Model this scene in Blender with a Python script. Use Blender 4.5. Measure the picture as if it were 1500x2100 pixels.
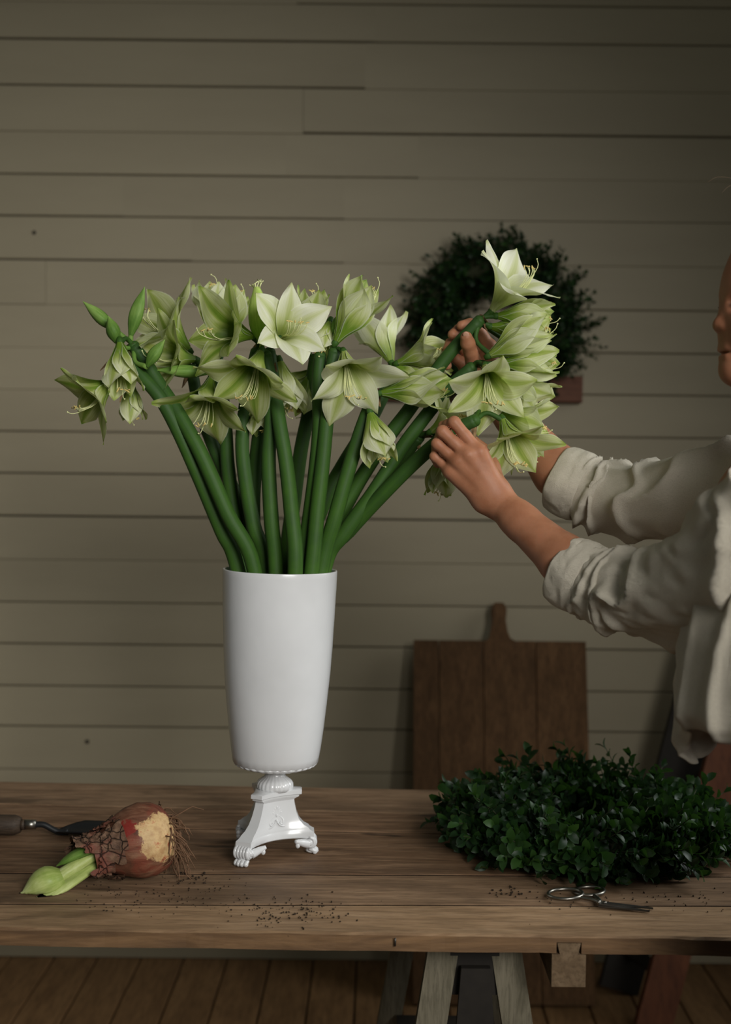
import bpy, bmesh, math, random
import numpy as np
from mathutils import Vector, Matrix, Quaternion, noise

random.seed(7)
SC = bpy.context.scene
for o in list(bpy.data.objects):
    bpy.data.objects.remove(o)
COL = SC.collection

# ------------------------------------------------------------------ camera
F = 2600.0                      # focal length in pixels of the 1500 x 2100 frame
CZ = 1.34                       # lens height above the floor
PITCH = math.atan(100.0 / F)
ROLL = 0.0105
FW = Vector((0, math.cos(PITCH), -math.sin(PITCH)))
UP0 = Vector((0, math.sin(PITCH), math.cos(PITCH)))
RT = Vector((1, 0, 0)) * math.cos(ROLL) + UP0 * math.sin(ROLL)
UPV = UP0 * math.cos(ROLL) - Vector((1, 0, 0)) * math.sin(ROLL)
CAM = Vector((0, 0, CZ))
cd = bpy.data.cameras.new('camera'); cam = bpy.data.objects.new('camera', cd); COL.objects.link(cam)
cd.sensor_fit = 'VERTICAL'; cd.sensor_height = 36.0; cd.lens = F / 2100.0 * 36.0
cd.clip_start = 0.05
m3 = Matrix((RT, UPV, -FW)).transposed()
cam.matrix_world = Matrix.Translation(CAM) @ m3.to_4x4()
cd.dof.use_dof = True; cd.dof.focus_distance = 1.88; cd.dof.aperture_fstop = 3.0
SC.camera = cam

def ray(px, py):
    return FW + RT * ((px - 750.0) / F) + UPV * ((1050.0 - py) / F)
def P(px, py, d):
    r = ray(px, py); return CAM + r * (d / r.y)
def G(px, py, z):
    r = ray(px, py); return CAM + r * ((z - CZ) / r.z)

# ------------------------------------------------------------------ light
w = bpy.data.worlds.new('world'); SC.world = w; w.use_nodes = True
bg = w.node_tree.nodes['Background']
bg.inputs[0].default_value = (0.95, 1.0, 0.90, 1); bg.inputs[1].default_value = 0.07
def area(name, loc, target, sx, sy, power, color, spread):
    l = bpy.data.lights.new(name, 'AREA'); l.shape = 'RECTANGLE'; l.size = sx; l.size_y = sy
    l.energy = power; l.color = color; l.spread = math.radians(spread)
    o = bpy.data.objects.new(name, l); COL.objects.link(o); o.location = loc
    o.rotation_euler = (Vector(target) - Vector(loc)).to_track_quat('-Z', 'Y').to_euler()
    return o
area('window_daylight', (2.0, 2.15, 1.95), (-0.35, 1.72, 0.98), 1.3, 1.3, 10.2, (0.97, 1.0, 1.0), 98)
area('front_fill', (1.05, -0.85, 2.15), (-0.76, 2.8, 1.0), 1.3, 1.3, 10.0, (1.0, 0.985, 0.95), 54)  # added soft fill, high on the camera's right; no actual window there
SC.view_settings.view_transform = 'Standard'; SC.view_settings.look = 'None'
SC.view_settings.exposure = 0.0; SC.view_settings.gamma = 1.0; SC.view_settings.use_curve_mapping = False

# ------------------------------------------------------------------ helpers
def mesh_obj(name, verts, faces, mat=None, parent=None, smooth=True, uvs=None, origin=None, mats=None, midx=None):
    me = bpy.data.meshes.new(name)
    o0 = Vector(origin) if origin is not None else None
    if o0 is not None:
        verts = [Vector(v) - o0 for v in verts]
    me.from_pydata([tuple(v) for v in verts], [], faces)
    if uvs is not None:
        ul = me.uv_layers.new(name='UVMap')
        li = np.empty(len(me.loops), dtype=np.int32); me.loops.foreach_get('vertex_index', li)
        ul.data.foreach_set('uv', np.asarray(uvs, dtype=np.float32)[li].ravel())
    if mats:
        for m in mats: me.materials.append(m)
        if midx is not None: me.polygons.foreach_set('material_index', midx)
    elif mat: me.materials.append(mat)
    if smooth: me.polygons.foreach_set('use_smooth', [True] * len(me.polygons))
    me.update()
    o = bpy.data.objects.new(name, me); COL.objects.link(o)
    if parent is not None: o.parent = parent
    if o0 is not None and parent is None: o.location = o0
    return o
def tag(o, label=None, cat=None, group=None, kind=None):
    if label: o['label'] = label
    if cat: o['category'] = cat
    if group: o['group'] = group
    if kind: o['kind'] = kind
    return o
def thing(name, label, cat, loc=(0, 0, 0), group=None):
    o = bpy.data.objects.new(name, None); COL.objects.link(o); o.location = loc; o.empty_display_size = 0.02
    return tag(o, label, cat, group)

class MB:
    """collects verts / faces (with material index)"""
    def __init__(s): s.v = []; s.f = []; s.m = []; s.uv = []
    def add(s, v, f, mi=0, uv=None):
        n = len(s.v); s.v += [Vector(x) for x in v]; s.f += [tuple(i + n for i in q) for q in f]; s.m += [mi] * len(f)
        s.uv += uv if uv is not None else [(0.5, 0.5)] * len(v)
    def tube(s, path, rad, seg=10, mi=0, cap=True, flat=None):
        v, f, uv = tube(path, rad, seg, cap, flat); s.add(v, f, mi, uv)
    def box(s, c, h, R=None, mi=0):
        vs = []
        for z in (-1, 1):
            for a, b in ((-1, -1), (1, -1), (1, 1), (-1, 1)):
                q = Vector((a * h[0], b * h[1], z * h[2]))
                if R is not None: q = R @ q
                vs.append(Vector(c) + q)
        s.add(vs, [(3, 2, 1, 0), (4, 5, 6, 7), (0, 1, 5, 4), (1, 2, 6, 5), (2, 3, 7, 6), (3, 0, 4, 7)], mi)
    def ball(s, c, r, R=None, nu=12, nv=8, mi=0):
        v = []; f = []
        if not hasattr(r, '__len__'): r = (r, r, r)
        for j in range(nv + 1):
            th = math.pi * j / nv
            for i in range(nu):
                ph = 2 * math.pi * i / nu
                q = Vector((r[0] * math.sin(th) * math.cos(ph), r[1] * math.sin(th) * math.sin(ph), r[2] * math.cos(th)))
                if R is not None: q = R @ q
                v.append(Vector(c) + q)
        for j in range(nv):
            for i in range(nu):
                f.append((j * nu + i, (j + 1) * nu + i, (j + 1) * nu + (i + 1) % nu, j * nu + (i + 1) % nu))
        s.add(v, f, mi)
    def build(s, name, mat, parent=None, smooth=True, origin=None, mats=None):
        return mesh_obj(name, s.v, s.f, mat, parent, smooth, s.uv, origin, mats, s.m if mats else None)

def catmull(pts, n=6):
    pts = [Vector(p) for p in pts]
    ext = [pts[0] * 2 - pts[1]] + pts + [pts[-1] * 2 - pts[-2]]
    out = []
    for i in range(1, len(ext) - 2):
        p0, p1, p2, p3 = ext[i - 1:i + 3]
        for k in range(n):
            t = k / n
            out.append(0.5 * ((2 * p1) + (p2 - p0) * t + (2 * p0 - 5 * p1 + 4 * p2 - p3) * t * t + (3 * p1 - p0 - 3 * p2 + p3) * t ** 3))
    out.append(pts[-1]); return out
def lerpl(vals, t):
    x = t * (len(vals) - 1); i = min(int(x), len(vals) - 2); a = x - i
    return vals[i] * (1 - a) + vals[i + 1] * a
def frames(path):
    n = len(path); T = []
    for i in range(n):
        a = path[max(i - 1, 0)]; b = path[min(i + 1, n - 1)]; T.append((b - a).normalized())
    ref = Vector((0, 0, 1)) if abs(T[0].z) < 0.9 else Vector((1, 0, 0))
    N = (ref - T[0] * ref.dot(T[0])).normalized(); Ns = [N]
    for i in range(1, n):
        N = Ns[-1] - T[i] * Ns[-1].dot(T[i]); Ns.append(N.normalized())
    return T, Ns
def tube(path, rad, seg=10, cap=True, flat=None):
    path = [Vector(p) for p in path]; n = len(path); T, Ns = frames(path)
    v = []; f = []; uv = []
    for i in range(n):
        t = i / (n - 1)
        r = rad if not hasattr(rad, '__len__') else lerpl(rad, t)
        B = T[i].cross(Ns[i])
        for k in range(seg):
            a = 2 * math.pi * k / seg
            v.append(path[i] + Ns[i] * (r * math.cos(a)) + B * (r * math.sin(a) * (flat or 1.0))); uv.append((k / seg, t))
    for i in range(n - 1):
        for k in range(seg):
            k2 = (k + 1) % seg
            f.append((i * seg + k, i * seg + k2, (i + 1) * seg + k2, (i + 1) * seg + k))
    if cap:
        f.append(tuple(range(seg - 1, -1, -1))); f.append(tuple((n - 1) * seg + k for k in range(seg)))
    return v, f, uv
def lathe(prof, seg=48, mod=None, cap=False):
    """prof list of (r,z); mod(ang,i)->radius factor"""
    v = []; f = []
    for i, (r, z) in enumerate(prof):
        for k in range(seg):
            a = 2 * math.pi * k / seg; rr = r * (mod(a, i) if mod else 1.0)
            v.append(Vector((rr * math.cos(a), rr * math.sin(a), z)))
    for i in range(len(prof) - 1):
        for k in range(seg):
            k2 = (k + 1) % seg
            f.append((i * seg + k, i * seg + k2, (i + 1) * seg + k2, (i + 1) * seg + k))
    if cap:
        f.append(tuple(range(seg - 1, -1, -1))); f.append(tuple((len(prof) - 1) * seg + k for k in range(seg)))
    return v, f
def sm(a, b, x):
    t = min(max((x - a) / (b - a), 0.0), 1.0); return t * t * (3 - 2 * t)
def axis_rot(z, roll=0.0):
    return Vector(z).normalized().to_track_quat('Z', 'Y').to_matrix() @ Matrix.Rotation(roll, 3, 'Z')

# ------------------------------------------------------------------ materials
class NT:
    def __init__(s, name):
        s.m = bpy.data.materials.new(name); s.m.use_nodes = True; s.t = s.m.node_tree
        s.t.nodes.clear(); s.out = s.n('ShaderNodeOutputMaterial'); s.p = s.n('ShaderNodeBsdfPrincipled')
        s.l(s.p.outputs[0], s.out.inputs[0])
    def n(s, ty, **k):
        nd = s.t.nodes.new(ty)
        for a, b in k.items(): setattr(nd, a, b)
        return nd
    def l(s, a, b): s.t.links.new(a, b)
    def coord(s, which='Object', scale=(1, 1, 1), rnd=False):
        tc = s.n('ShaderNodeTexCoord'); mp = s.n('ShaderNodeMapping'); mp.inputs['Scale'].default_value = scale
        s.l(tc.outputs[which], mp.inputs['Vector'])
        if rnd:
            oi = s.n('ShaderNodeObjectInfo'); mu = s.n('ShaderNodeMath', operation='MULTIPLY'); mu.inputs[1].default_value = 37.0
            s.l(oi.outputs['Random'], mu.inputs[0]); cx = s.n('ShaderNodeCombineXYZ')
            s.l(mu.outputs[0], cx.inputs[0]); s.l(mu.outputs[0], cx.inputs[1]); s.l(cx.outputs[0], mp.inputs['Location'])
        return mp.outputs[0]
    def noise(s, vec, scale, detail=4, rough=0.6, dist=0.0):
        nd = s.n('ShaderNodeTexNoise'); nd.inputs['Scale'].default_value = scale; nd.inputs['Detail'].default_value = detail
        nd.inputs['Roughness'].default_value = rough; nd.inputs['Distortion'].default_value = dist
        s.l(vec, nd.inputs['Vector']); return nd.outputs['Fac']
    def ramp(s, fac, stops, interp='LINEAR'):
        r = s.n('ShaderNodeValToRGB'); e = r.color_ramp.elements; r.color_ramp.interpolation = interp
        while len(e) < len(stops): e.new(0.5)
        for i, (p, c) in enumerate(stops):
            e[i].position = p; e[i].color = (c[0], c[1], c[2], 1) if hasattr(c, '__len__') else (c, c, c, 1)
        s.l(fac, r.inputs[0]); return r.outputs[0]
    def mix(s, fac, a, b, mode='MIX'):
        x = s.n('ShaderNodeMix', data_type='RGBA', blend_type=mode)
        for i, q in ((0, fac), (6, a), (7, b)):
            if isinstance(q, (int, float)): x.inputs[i].default_value = q if i == 0 else (q, q, q, 1)
            elif isinstance(q, tuple): x.inputs[i].default_value = (*q[:3], 1)
            else: s.l(q, x.inputs[i])
        return x.outputs[2]
    def math(s, op, a, b=None, c=None):
        x = s.n('ShaderNodeMath', operation=op)
        for i, q in enumerate((a, b, c)):
            if q is None: continue
            if isinstance(q, (int, float)): x.inputs[i].default_value = q
            else: s.l(q, x.inputs[i])
        return x.outputs[0]
    def bump(s, h, strength=0.3, dist=0.002):
        b = s.n('ShaderNodeBump'); b.inputs['Strength'].default_value = strength; b.inputs['Distance'].default_value = dist
        s.l(h, b.inputs['Height']); s.l(b.outputs[0], s.p.inputs['Normal'])
    def col(s, c):
        if isinstance(c, tuple): s.p.inputs['Base Color'].default_value = (*c[:3], 1)
        else: s.l(c, s.p.inputs['Base Color'])
    def set(s, rough=0.5, spec=0.5, metal=0.0, sss=0.0):
        s.p.inputs['Roughness'].default_value = rough; s.p.inputs['Specular IOR Level'].default_value = spec
        s.p.inputs['Metallic'].default_value = metal
        if sss:
            s.p.inputs['Subsurface Weight'].default_value = sss; s.p.inputs['Subsurface Scale'].default_value = 0.004
            s.p.inputs['Subsurface Radius'].default_value = (1.0, 0.35, 0.2)
        return s.m
def plain(name, c, rough=0.6, spec=0.4, metal=0.0, var=0.15, scale=60):
    t = NT(name); nz = t.noise(t.coord(), scale, 4)
    t.col(t.ramp(nz, [(0.25, tuple(x * (1 - var) for x in c)), (0.75, tuple(min(1, x * (1 + var)) for x in c))]))
    t.bump(nz, 0.15, 0.001); return t.set(rough, spec, metal)
def wood(name, dark, mid, light, grain=(1, 1, 1), scale=6, rough=0.7, spec=0.3, stain=0.0, bump=0.35, edge=False):
    t = NT(name); v = t.coord('Object', grain, True)
    g = t.noise(v, scale, 8, 0.65, 0.6); g2 = t.noise(v, scale * 5, 5, 0.7, 0.2)
    v2 = t.coord('Object', tuple(0.35 + 0.65 * x / max(grain) for x in grain), True)
    c = t.ramp(g, [(0.28, dark), (0.5, mid), (0.72, light)])
    c = t.mix(t.ramp(g2, [(0.35, 0.55), (0.55, 0.0)]), c, tuple(x * 0.6 for x in dark))
    if stain:
        st = t.noise(v2, 7, 5, 0.6, 0.4)
        c = t.mix(t.ramp(st, [(0.5, 0.0), (0.7, stain)]), c, tuple(x * 0.55 for x in dark))
        kn = t.noise(t.coord('Object', tuple(0.22 + 0.78 * x / max(grain) for x in grain), True), 16, 3, 0.5, 0.3)
        c = t.mix(t.ramp(kn, [(0.64, 0.0), (0.70, stain)]), c, tuple(x * 0.35 for x in dark))
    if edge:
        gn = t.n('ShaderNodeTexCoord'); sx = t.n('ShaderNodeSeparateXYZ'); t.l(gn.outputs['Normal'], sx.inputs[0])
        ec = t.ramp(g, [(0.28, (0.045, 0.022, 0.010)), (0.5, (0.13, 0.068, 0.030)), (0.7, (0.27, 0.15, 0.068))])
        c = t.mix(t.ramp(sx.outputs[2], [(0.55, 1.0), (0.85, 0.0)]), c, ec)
    oi = t.n('ShaderNodeObjectInfo')
    c = t.mix(t.math('MULTIPLY', oi.outputs['Random'], 0.28), c, tuple(x * 0.5 for x in mid))
    t.col(c); t.bump(t.math('ADD', g, g2), bump, 0.0015); return t.set(rough, spec)

M = {}
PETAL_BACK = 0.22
def mk_paint():
    t = NT('wall_paint'); v = t.coord('Object', (0.35, 1, 1.6), True)
    n1 = t.noise(v, 3, 5); n2 = t.noise(t.coord('Object', (0.2, 1, 4), True), 40, 3)
    oi = t.n('ShaderNodeObjectInfo')
    c = t.ramp(n1, [(0.3, (0.325, 0.279, 0.189)), (0.7, (0.375, 0.324, 0.222))])
    c = t.mix(t.math('MULTIPLY', oi.outputs['Random'], 0.10), c, (0.30, 0.26, 0.175))
    t.col(c); t.bump(t.math('ADD', n1, t.math('MULTIPLY', n2, 0.4)), 0.35, 0.002); return t.set(0.55, 0.35)
M['paint'] = mk_paint()
M['gapdark'] = plain('dark_joint', (0.05, 0.043, 0.033), 0.9, 0.1)
M['floor'] = wood('floor_wood', (0.15, 0.078, 0.033), (0.235, 0.128, 0.054), (0.30, 0.17, 0.075), (6, 0.8, 6), 3, 0.6, 0.3, 0.3)
M['table'] = wood('table_wood', (0.075, 0.040, 0.021), (0.19, 0.108, 0.058), (0.33, 0.205, 0.12), (0.9, 9, 9), 5, 0.62, 0.3, 0.85, 0.5, True)
M['tablesecond'] = wood('table_wood_grey', (0.115, 0.068, 0.037), (0.27, 0.166, 0.094), (0.42, 0.275, 0.165), (0.9, 9, 9), 5, 0.62, 0.3, 0.7, 0.5, True)
M['tablefront'] = wood('table_wood_worn', (0.17, 0.10, 0.05), (0.395, 0.248, 0.134), (0.55, 0.37, 0.22), (0.9, 9, 9), 5, 0.62, 0.3, 0.5, 0.5, True)
M['cleat'] = wood('cleat_wood', (0.12, 0.075, 0.04), (0.21, 0.14, 0.08), (0.29, 0.2, 0.12), (5, 0.7, 5), 6, 0.8, 0.2, 0.2)
M['trestle'] = wood('trestle_wood', (0.11, 0.095, 0.06), (0.20, 0.175, 0.12), (0.26, 0.225, 0.16), (14, 14, 0.6), 4, 0.75, 0.25)
M['board'] = wood('board_wood', (0.06, 0.031, 0.013), (0.115, 0.06, 0.026), (0.16, 0.085, 0.038), (8, 8, 0.7), 4, 0.75, 0.15, 0.3)
M['red'] = wood('red_wood', (0.09, 0.028, 0.011), (0.14, 0.046, 0.018), (0.19, 0.066, 0.027), (4, 4, 0.8), 4, 0.6, 0.3)
M['rail'] = wood('rail_wood', (0.10, 0.035, 0.018), (0.16, 0.06, 0.03), (0.21, 0.085, 0.045), (0.7, 6, 6), 4, 0.6, 0.3)
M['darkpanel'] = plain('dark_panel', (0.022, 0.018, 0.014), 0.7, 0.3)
def mk_ceramic():
    t = NT('white_glaze'); n = t.noise(t.coord(), 9, 3)
    t.col(t.ramp(n, [(0.3, (0.62, 0.625, 0.63)), (0.7, (0.68, 0.685, 0.69))]))
    n2 = t.noise(t.coord('Object', (1, 1, 0.35)), 30, 2); t.bump(n2, 0.12, 0.002)
    m = t.set(0.22, 0.5); t.p.inputs['Coat Weight'].default_value = 0.3; t.p.inputs['Coat Roughness'].default_value = 0.08; return m
M['ceramic'] = mk_ceramic()
def mk_petal():
    t = NT('amaryllis_petal'); uv = t.n('ShaderNodeUVMap'); sp = t.n('ShaderNodeSeparateXYZ'); t.l(uv.outputs[0], sp.inputs[0])
    u, v = sp.outputs[0], sp.outputs[1]
    a = t.math('ABSOLUTE', t.math('SUBTRACT', t.math('MULTIPLY', u, 2.0), 1.0))      # 0 at midrib, 1 at the margin
    oi = t.n('ShaderNodeObjectInfo'); sc = t.n('ShaderNodeSeparateColor'); t.l(oi.outputs['Color'], sc.inputs[0])
    wht = sc.outputs[0]
    cx = t.n('ShaderNodeCombineXYZ'); t.l(t.math('MULTIPLY', u, 26.0), cx.inputs[0]); t.l(t.math('MULTIPLY', v, 2.2), cx.inputs[1])
    t.l(t.math('MULTIPLY', oi.outputs['Random'], 50.0), cx.inputs[2])
    vein = t.noise(cx.outputs[0], 1.0, 3, 0.6, 0.3)
    mid = t.math('MULTIPLY', t.ramp(a, [(0.03, 1.0), (0.4, 0.0)], 'EASE'), t.ramp(v, [(0.1, 1.0), (0.95, 0.45)]))
    base = t.ramp(v, [(0.08, 1.0), (0.62, 0.0)], 'EASE')
    tip = t.ramp(v, [(0.9, 0.0), (1.0, 0.6)])
    ge = t.n('ShaderNodeNewGeometry')
    g = t.math('MAXIMUM', t.math('MULTIPLY', mid, 0.85), base); g = t.math('MAXIMUM', g, tip)
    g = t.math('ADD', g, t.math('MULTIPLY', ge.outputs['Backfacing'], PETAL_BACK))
    g = t.math('ADD', g, t.math('MULTIPLY', t.math('SUBTRACT', vein, 0.5), 0.75))
    inv = t.math('SUBTRACT', 1.08, t.math('MULTIPLY', wht, 0.62))
    g = t.math('ADD', t.math('MULTIPLY', g, inv), t.math('MULTIPLY', t.math('SUBTRACT', 1.0, wht), 0.36))
    c = t.ramp(g, [(0.0, (0.93, 0.93, 0.80)), (0.3, (0.71, 0.745, 0.41)), (0.62, (0.44, 0.525, 0.13)), (1.0, (0.18, 0.31, 0.028))])
    c = t.mix(t.ramp(a, [(0.9, 0.0), (1.0, 0.55)]), c, (0.90, 0.91, 0.80))
    t.col(c); t.bump(vein, 0.35, 0.0012); t.set(0.42, 0.4)
    tr = t.n('ShaderNodeBsdfTranslucent'); t.l(t.mix(0.35, c, (0.62, 0.72, 0.18)), tr.inputs[0])
    ms = t.n('ShaderNodeMixShader'); ms.inputs[0].default_value = 0.38
    t.l(t.p.outputs[0], ms.inputs[1]); t.l(tr.outputs[0], ms.inputs[2]); t.l(ms.outputs[0], t.out.inputs[0])
    return t.m
M['petal'] = mk_petal()
def mk_green(name, c0, c1, c2, rough=0.58):
    t = NT(name); uv = t.n('ShaderNodeUVMap'); sp = t.n('ShaderNodeSeparateXYZ'); t.l(uv.outputs[0], sp.inputs[0])
    cx = t.n('ShaderNodeCombineXYZ'); t.l(t.math('MULTIPLY', sp.outputs[0], 22.0), cx.inputs[0]); t.l(t.math('MULTIPLY', sp.outputs[1], 3.0), cx.inputs[1])
    n = t.noise(cx.outputs[0], 1.0, 4); n2 = t.noise(t.coord(), 25, 3)
    g = t.math('ADD', t.math('MULTIPLY', n, 0.5), t.math('MULTIPLY', n2, 0.5))
    g = t.math('ADD', g, t.math('MULTIPLY', t.math('SUBTRACT', sp.outputs[1], 0.5), 0.25))
    t.col(t.ramp(g, [(0.3, c0), (0.5, c1), (0.7, c2)])); t.bump(n, 0.15, 0.001); return t.set(rough, 0.25)
M['stem'] = mk_green('amaryllis_stem_green', (0.046, 0.118, 0.013), (0.034, 0.088, 0.014), (0.027, 0.068, 0.016))
M['bud'] = mk_green('bud_green', (0.06, 0.14, 0.02), (0.125, 0.235, 0.04), (0.23, 0.35, 0.085))
M['pod'] = mk_green('pale_bud_green', (0.17, 0.34, 0.03), (0.30, 0.44, 0.07), (0.44, 0.56, 0.15))
M['filament'] = plain('stamen_filament', (0.66, 0.68, 0.34), 0.5, 0.3)
M['anther'] = plain('anther_yellow', (0.60, 0.47, 0.17), 0.7, 0.2)
M['dry'] = plain('dry_spathe', (0.20, 0.125, 0.06), 0.8, 0.2, 0, 0.5, 90)
def mk_skin():
    t = NT('skin'); v = t.coord(); n = t.noise(v, 28, 4); n2 = t.noise(v, 260, 3)
    c = t.ramp(n, [(0.3, (0.31, 0.125, 0.062)), (0.55, (0.38, 0.168, 0.090)), (0.75, (0.41, 0.160, 0.083))])
    t.col(c); t.bump(t.math('ADD', t.math('MULTIPLY', n, 0.6), n2), 0.16, 0.0012); return t.set(0.52, 0.3, 0, 0.25)
M['skin'] = mk_skin()
M['nail'] = plain('fingernail', (0.55, 0.30, 0.21), 0.3, 0.5, 0, 0.05)
def mk_linen():
    t = NT('linen'); n = t.noise(t.coord('Object', (1, 1, 6)), 260, 3); n2 = t.noise(t.coord('Object', (6, 6, 1)), 260, 3)
    n3 = t.noise(t.coord(), 34, 5, 0.7, 0.6)
    wv = t.math('ADD', n, n2)
    c = t.ramp(wv, [(0.7, (0.60, 0.535, 0.425)), (1.3, (0.74, 0.675, 0.55))]); t.col(c)
    t.bump(t.math('ADD', wv, t.math('MULTIPLY', n3, 2.6)), 0.55, 0.0028); t.set(0.9, 0.15)
    tr = t.n('ShaderNodeBsdfTranslucent'); tr.inputs[0].default_value = (0.6, 0.5, 0.36, 1)
    ms = t.n('ShaderNodeMixShader'); ms.inputs[0].default_value = 0.16
    t.l(t.p.outputs[0], ms.inputs[1]); t.l(tr.outputs[0], ms.inputs[2]); t.l(ms.outputs[0], t.out.inputs[0]); return t.m
M['linen'] = mk_linen()
M['denim'] = plain('denim', (0.045, 0.075, 0.12), 0.9, 0.2, 0, 0.3, 300)
M['shoe'] = plain('shoe_leather', (0.03, 0.022, 0.017), 0.6, 0.4)
M['hair'] = plain('hair', (0.17, 0.115, 0.07), 0.6, 0.4, 0, 0.4, 120)
M['brow'] = plain('brow_hair', (0.012, 0.010, 0.008), 0.7, 0.2)
M['eye'] = plain('eyeball', (0.55, 0.52, 0.48), 0.2, 0.5)
def mk_leaf():
    t = NT('boxwood_leaf'); oi = t.n('ShaderNodeObjectInfo'); n = t.noise(t.coord('Generated'), 9, 3); ge = t.n('ShaderNodeNewGeometry')
    g = t.math('ADD', t.math('MULTIPLY', ge.outputs['Random Per Island'], 0.7), t.math('MULTIPLY', oi.outputs['Random'], 0.45))
    c = t.ramp(g, [(0.1, (0.008, 0.022, 0.008)), (0.6, (0.014, 0.040, 0.011)), (0.9, (0.035, 0.085, 0.016)), (1.0, (0.085, 0.17, 0.03))])
    t.col(c); t.set(0.42, 0.22)
    tr = t.n('ShaderNodeBsdfTranslucent'); tr.inputs[0].default_value = (0.06, 0.16, 0.02, 1)
    ms = t.n('ShaderNodeMixShader'); ms.inputs[0].default_value = 0.15
    t.l(t.p.outputs[0], ms.inputs[1]); t.l(tr.outputs[0], ms.inputs[2]); t.l(ms.outputs[0], t.out.inputs[0]); return t.m
M['leaf'] = mk_leaf()
M['twig'] = plain('twig', (0.035, 0.04, 0.018), 0.8, 0.2)
M['steel'] = plain('steel', (0.30, 0.285, 0.25), 0.34, 0.5, 1.0, 0.1)
M['darksteel'] = plain('dark_steel', (0.09, 0.085, 0.075), 0.42, 0.5, 0.8, 0.2)
M['blackiron'] = plain('black_iron', (0.016, 0.017, 0.018), 0.5, 0.4, 0.3)
def mk_scale():
    t = NT('papery_scale'); v = t.coord('Object', (1, 1, 1)); vo = t.n('ShaderNodeTexVoronoi', feature='DISTANCE_TO_EDGE'); vo.inputs['Scale'].default_value = 62
    t.l(v, vo.inputs['Vector']); n = t.noise(v, 90, 5); n2 = t.noise(v, 30, 3)
    c = t.ramp(n, [(0.3, (0.06, 0.032, 0.02)), (0.55, (0.15, 0.085, 0.052)), (0.75, (0.24, 0.145, 0.09))]); c = t.mix(t.ramp(n2, [(0.52, 0.0), (0.66, 0.6)]), c, (0.20, 0.05, 0.035))
    c = t.mix(t.ramp(vo.outputs[0], [(0.01, 0.9), (0.06, 0.0)]), c, (0.018, 0.011, 0.008)); t.col(c)
    t.bump(t.math('ADD', t.ramp(vo.outputs[0], [(0.0, 0.0), (0.09, 1.0)]), n), 0.8, 0.0025); return t.set(0.7, 0.25)
M['dryscale'] = mk_scale()
M['grime'] = plain('joint_grime', (0.018, 0.012, 0.008), 0.9, 0.1)
M['root'] = plain('dry_root', (0.15, 0.082, 0.045), 0.8, 0.2, 0, 0.4, 80)
M['soil'] = plain('soil', (0.03, 0.021, 0.014), 0.9, 0.1)
M['handle'] = wood('trowel_handle', (0.03, 0.02, 0.013), (0.055, 0.037, 0.024), (0.08, 0.054, 0.034), (1, 8, 8), 8, 0.6)
# ------------------------------------------------------------------ the room
WY = 3.37                        # distance of the boarded wall
def rbox(name, x0, x1, y0, y1, z0, z1, mat, parent, bev=0.002, org=None):
    """box with a chamfered front (toward -y) / top outline"""
    b = bev
    pr = [(y1, z0), (y0 + b, z0), (y0, z0 + b), (y0, z1 - b), (y0 + b, z1), (y1, z1)]
    v = [(x0, y, z) for y, z in pr] + [(x1, y, z) for y, z in pr]; n = len(pr)
    f = [(i, (i + 1) % n, n + (i + 1) % n, n + i) for i in range(n)] + [tuple(range(n - 1, -1, -1)), tuple(range(n, 2 * n))]
    f = [tuple(reversed(q)) for q in f]
    return mesh_obj(name, v, f, mat, parent, False, None, org)
wall = mesh_obj('wall_back', *[q for q in (lambda m: (m.box((0.2, WY + 0.06, 1.35), (3.2, 0.045, 1.35)), (m.v, m.f))[1])(MB())], M['gapdark'], None, False)
tag(wall, 'wall of horizontal boards painted warm off-white', None, None, 'structure')
# joints measured at the left edge of the photograph; (x0,x1,gap in mm) says how open a joint is along the row
rows = [(-350, []), (-262, []), (-174, []), (-86, []), (2, [(600, 1700, 2.6)]), (80, [(-900, 760, 4.2), (760, 2400, 3.0)]), (175, [(-900, 740, 4.0)]),
        (268, [(615, 2400, 4.2)]), (357, [(-900, 580, 3.0), (580, 850, 2.6)]), (443, [(-900, 250, 3.4), (250, 700, 2.6), (700, 2400, 1.4)]),
        (533, [(-900, 390, 3.8), (390, 700, 2.0)]), (624, [(-900, 93, 1.0), (830, 2400, 2.0)]), (712, [(830, 2400, 2.4)]), (798, [(1000, 2400, 2.2)]),
        (885, [(-900, 620, 2.6), (620, 2400, 2.2)]), (971, [(-900, 700, 3.0), (700, 1150, 3.4), (1150, 2400, 2.4)]), (1059, [(-900, 1040, 4.0), (1040, 2400, 2.0)]),
        (1147, [(-900, 2400, 1.0)]), (1235, [(-900, 2400, 2.2)]), (1321, [(-900, 2400, 3.2)]), (1407, [(-900, 2400, 2.8)]), (1490, [(-900, 2400, 3.2)]),
        (1578, [(-900, 2400, 1.6)]), (1664, []), (1750, []), (1838, []), (1925, [])]
rows.append((2002, [])); zj = [P(20, y, WY).z for y, _ in rows]; zj[-1] = 0.001
top_z = zj[0] + 0.25; zj_all = [top_z] + zj
def xw(px): return (px - 750.0) / F * WY
splits = [xw(v) for v in (-2600, -520, 93, 615, 400, 1150, 850, 1040, 740, 1900, 3200)]
rng = random.Random(3)
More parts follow.
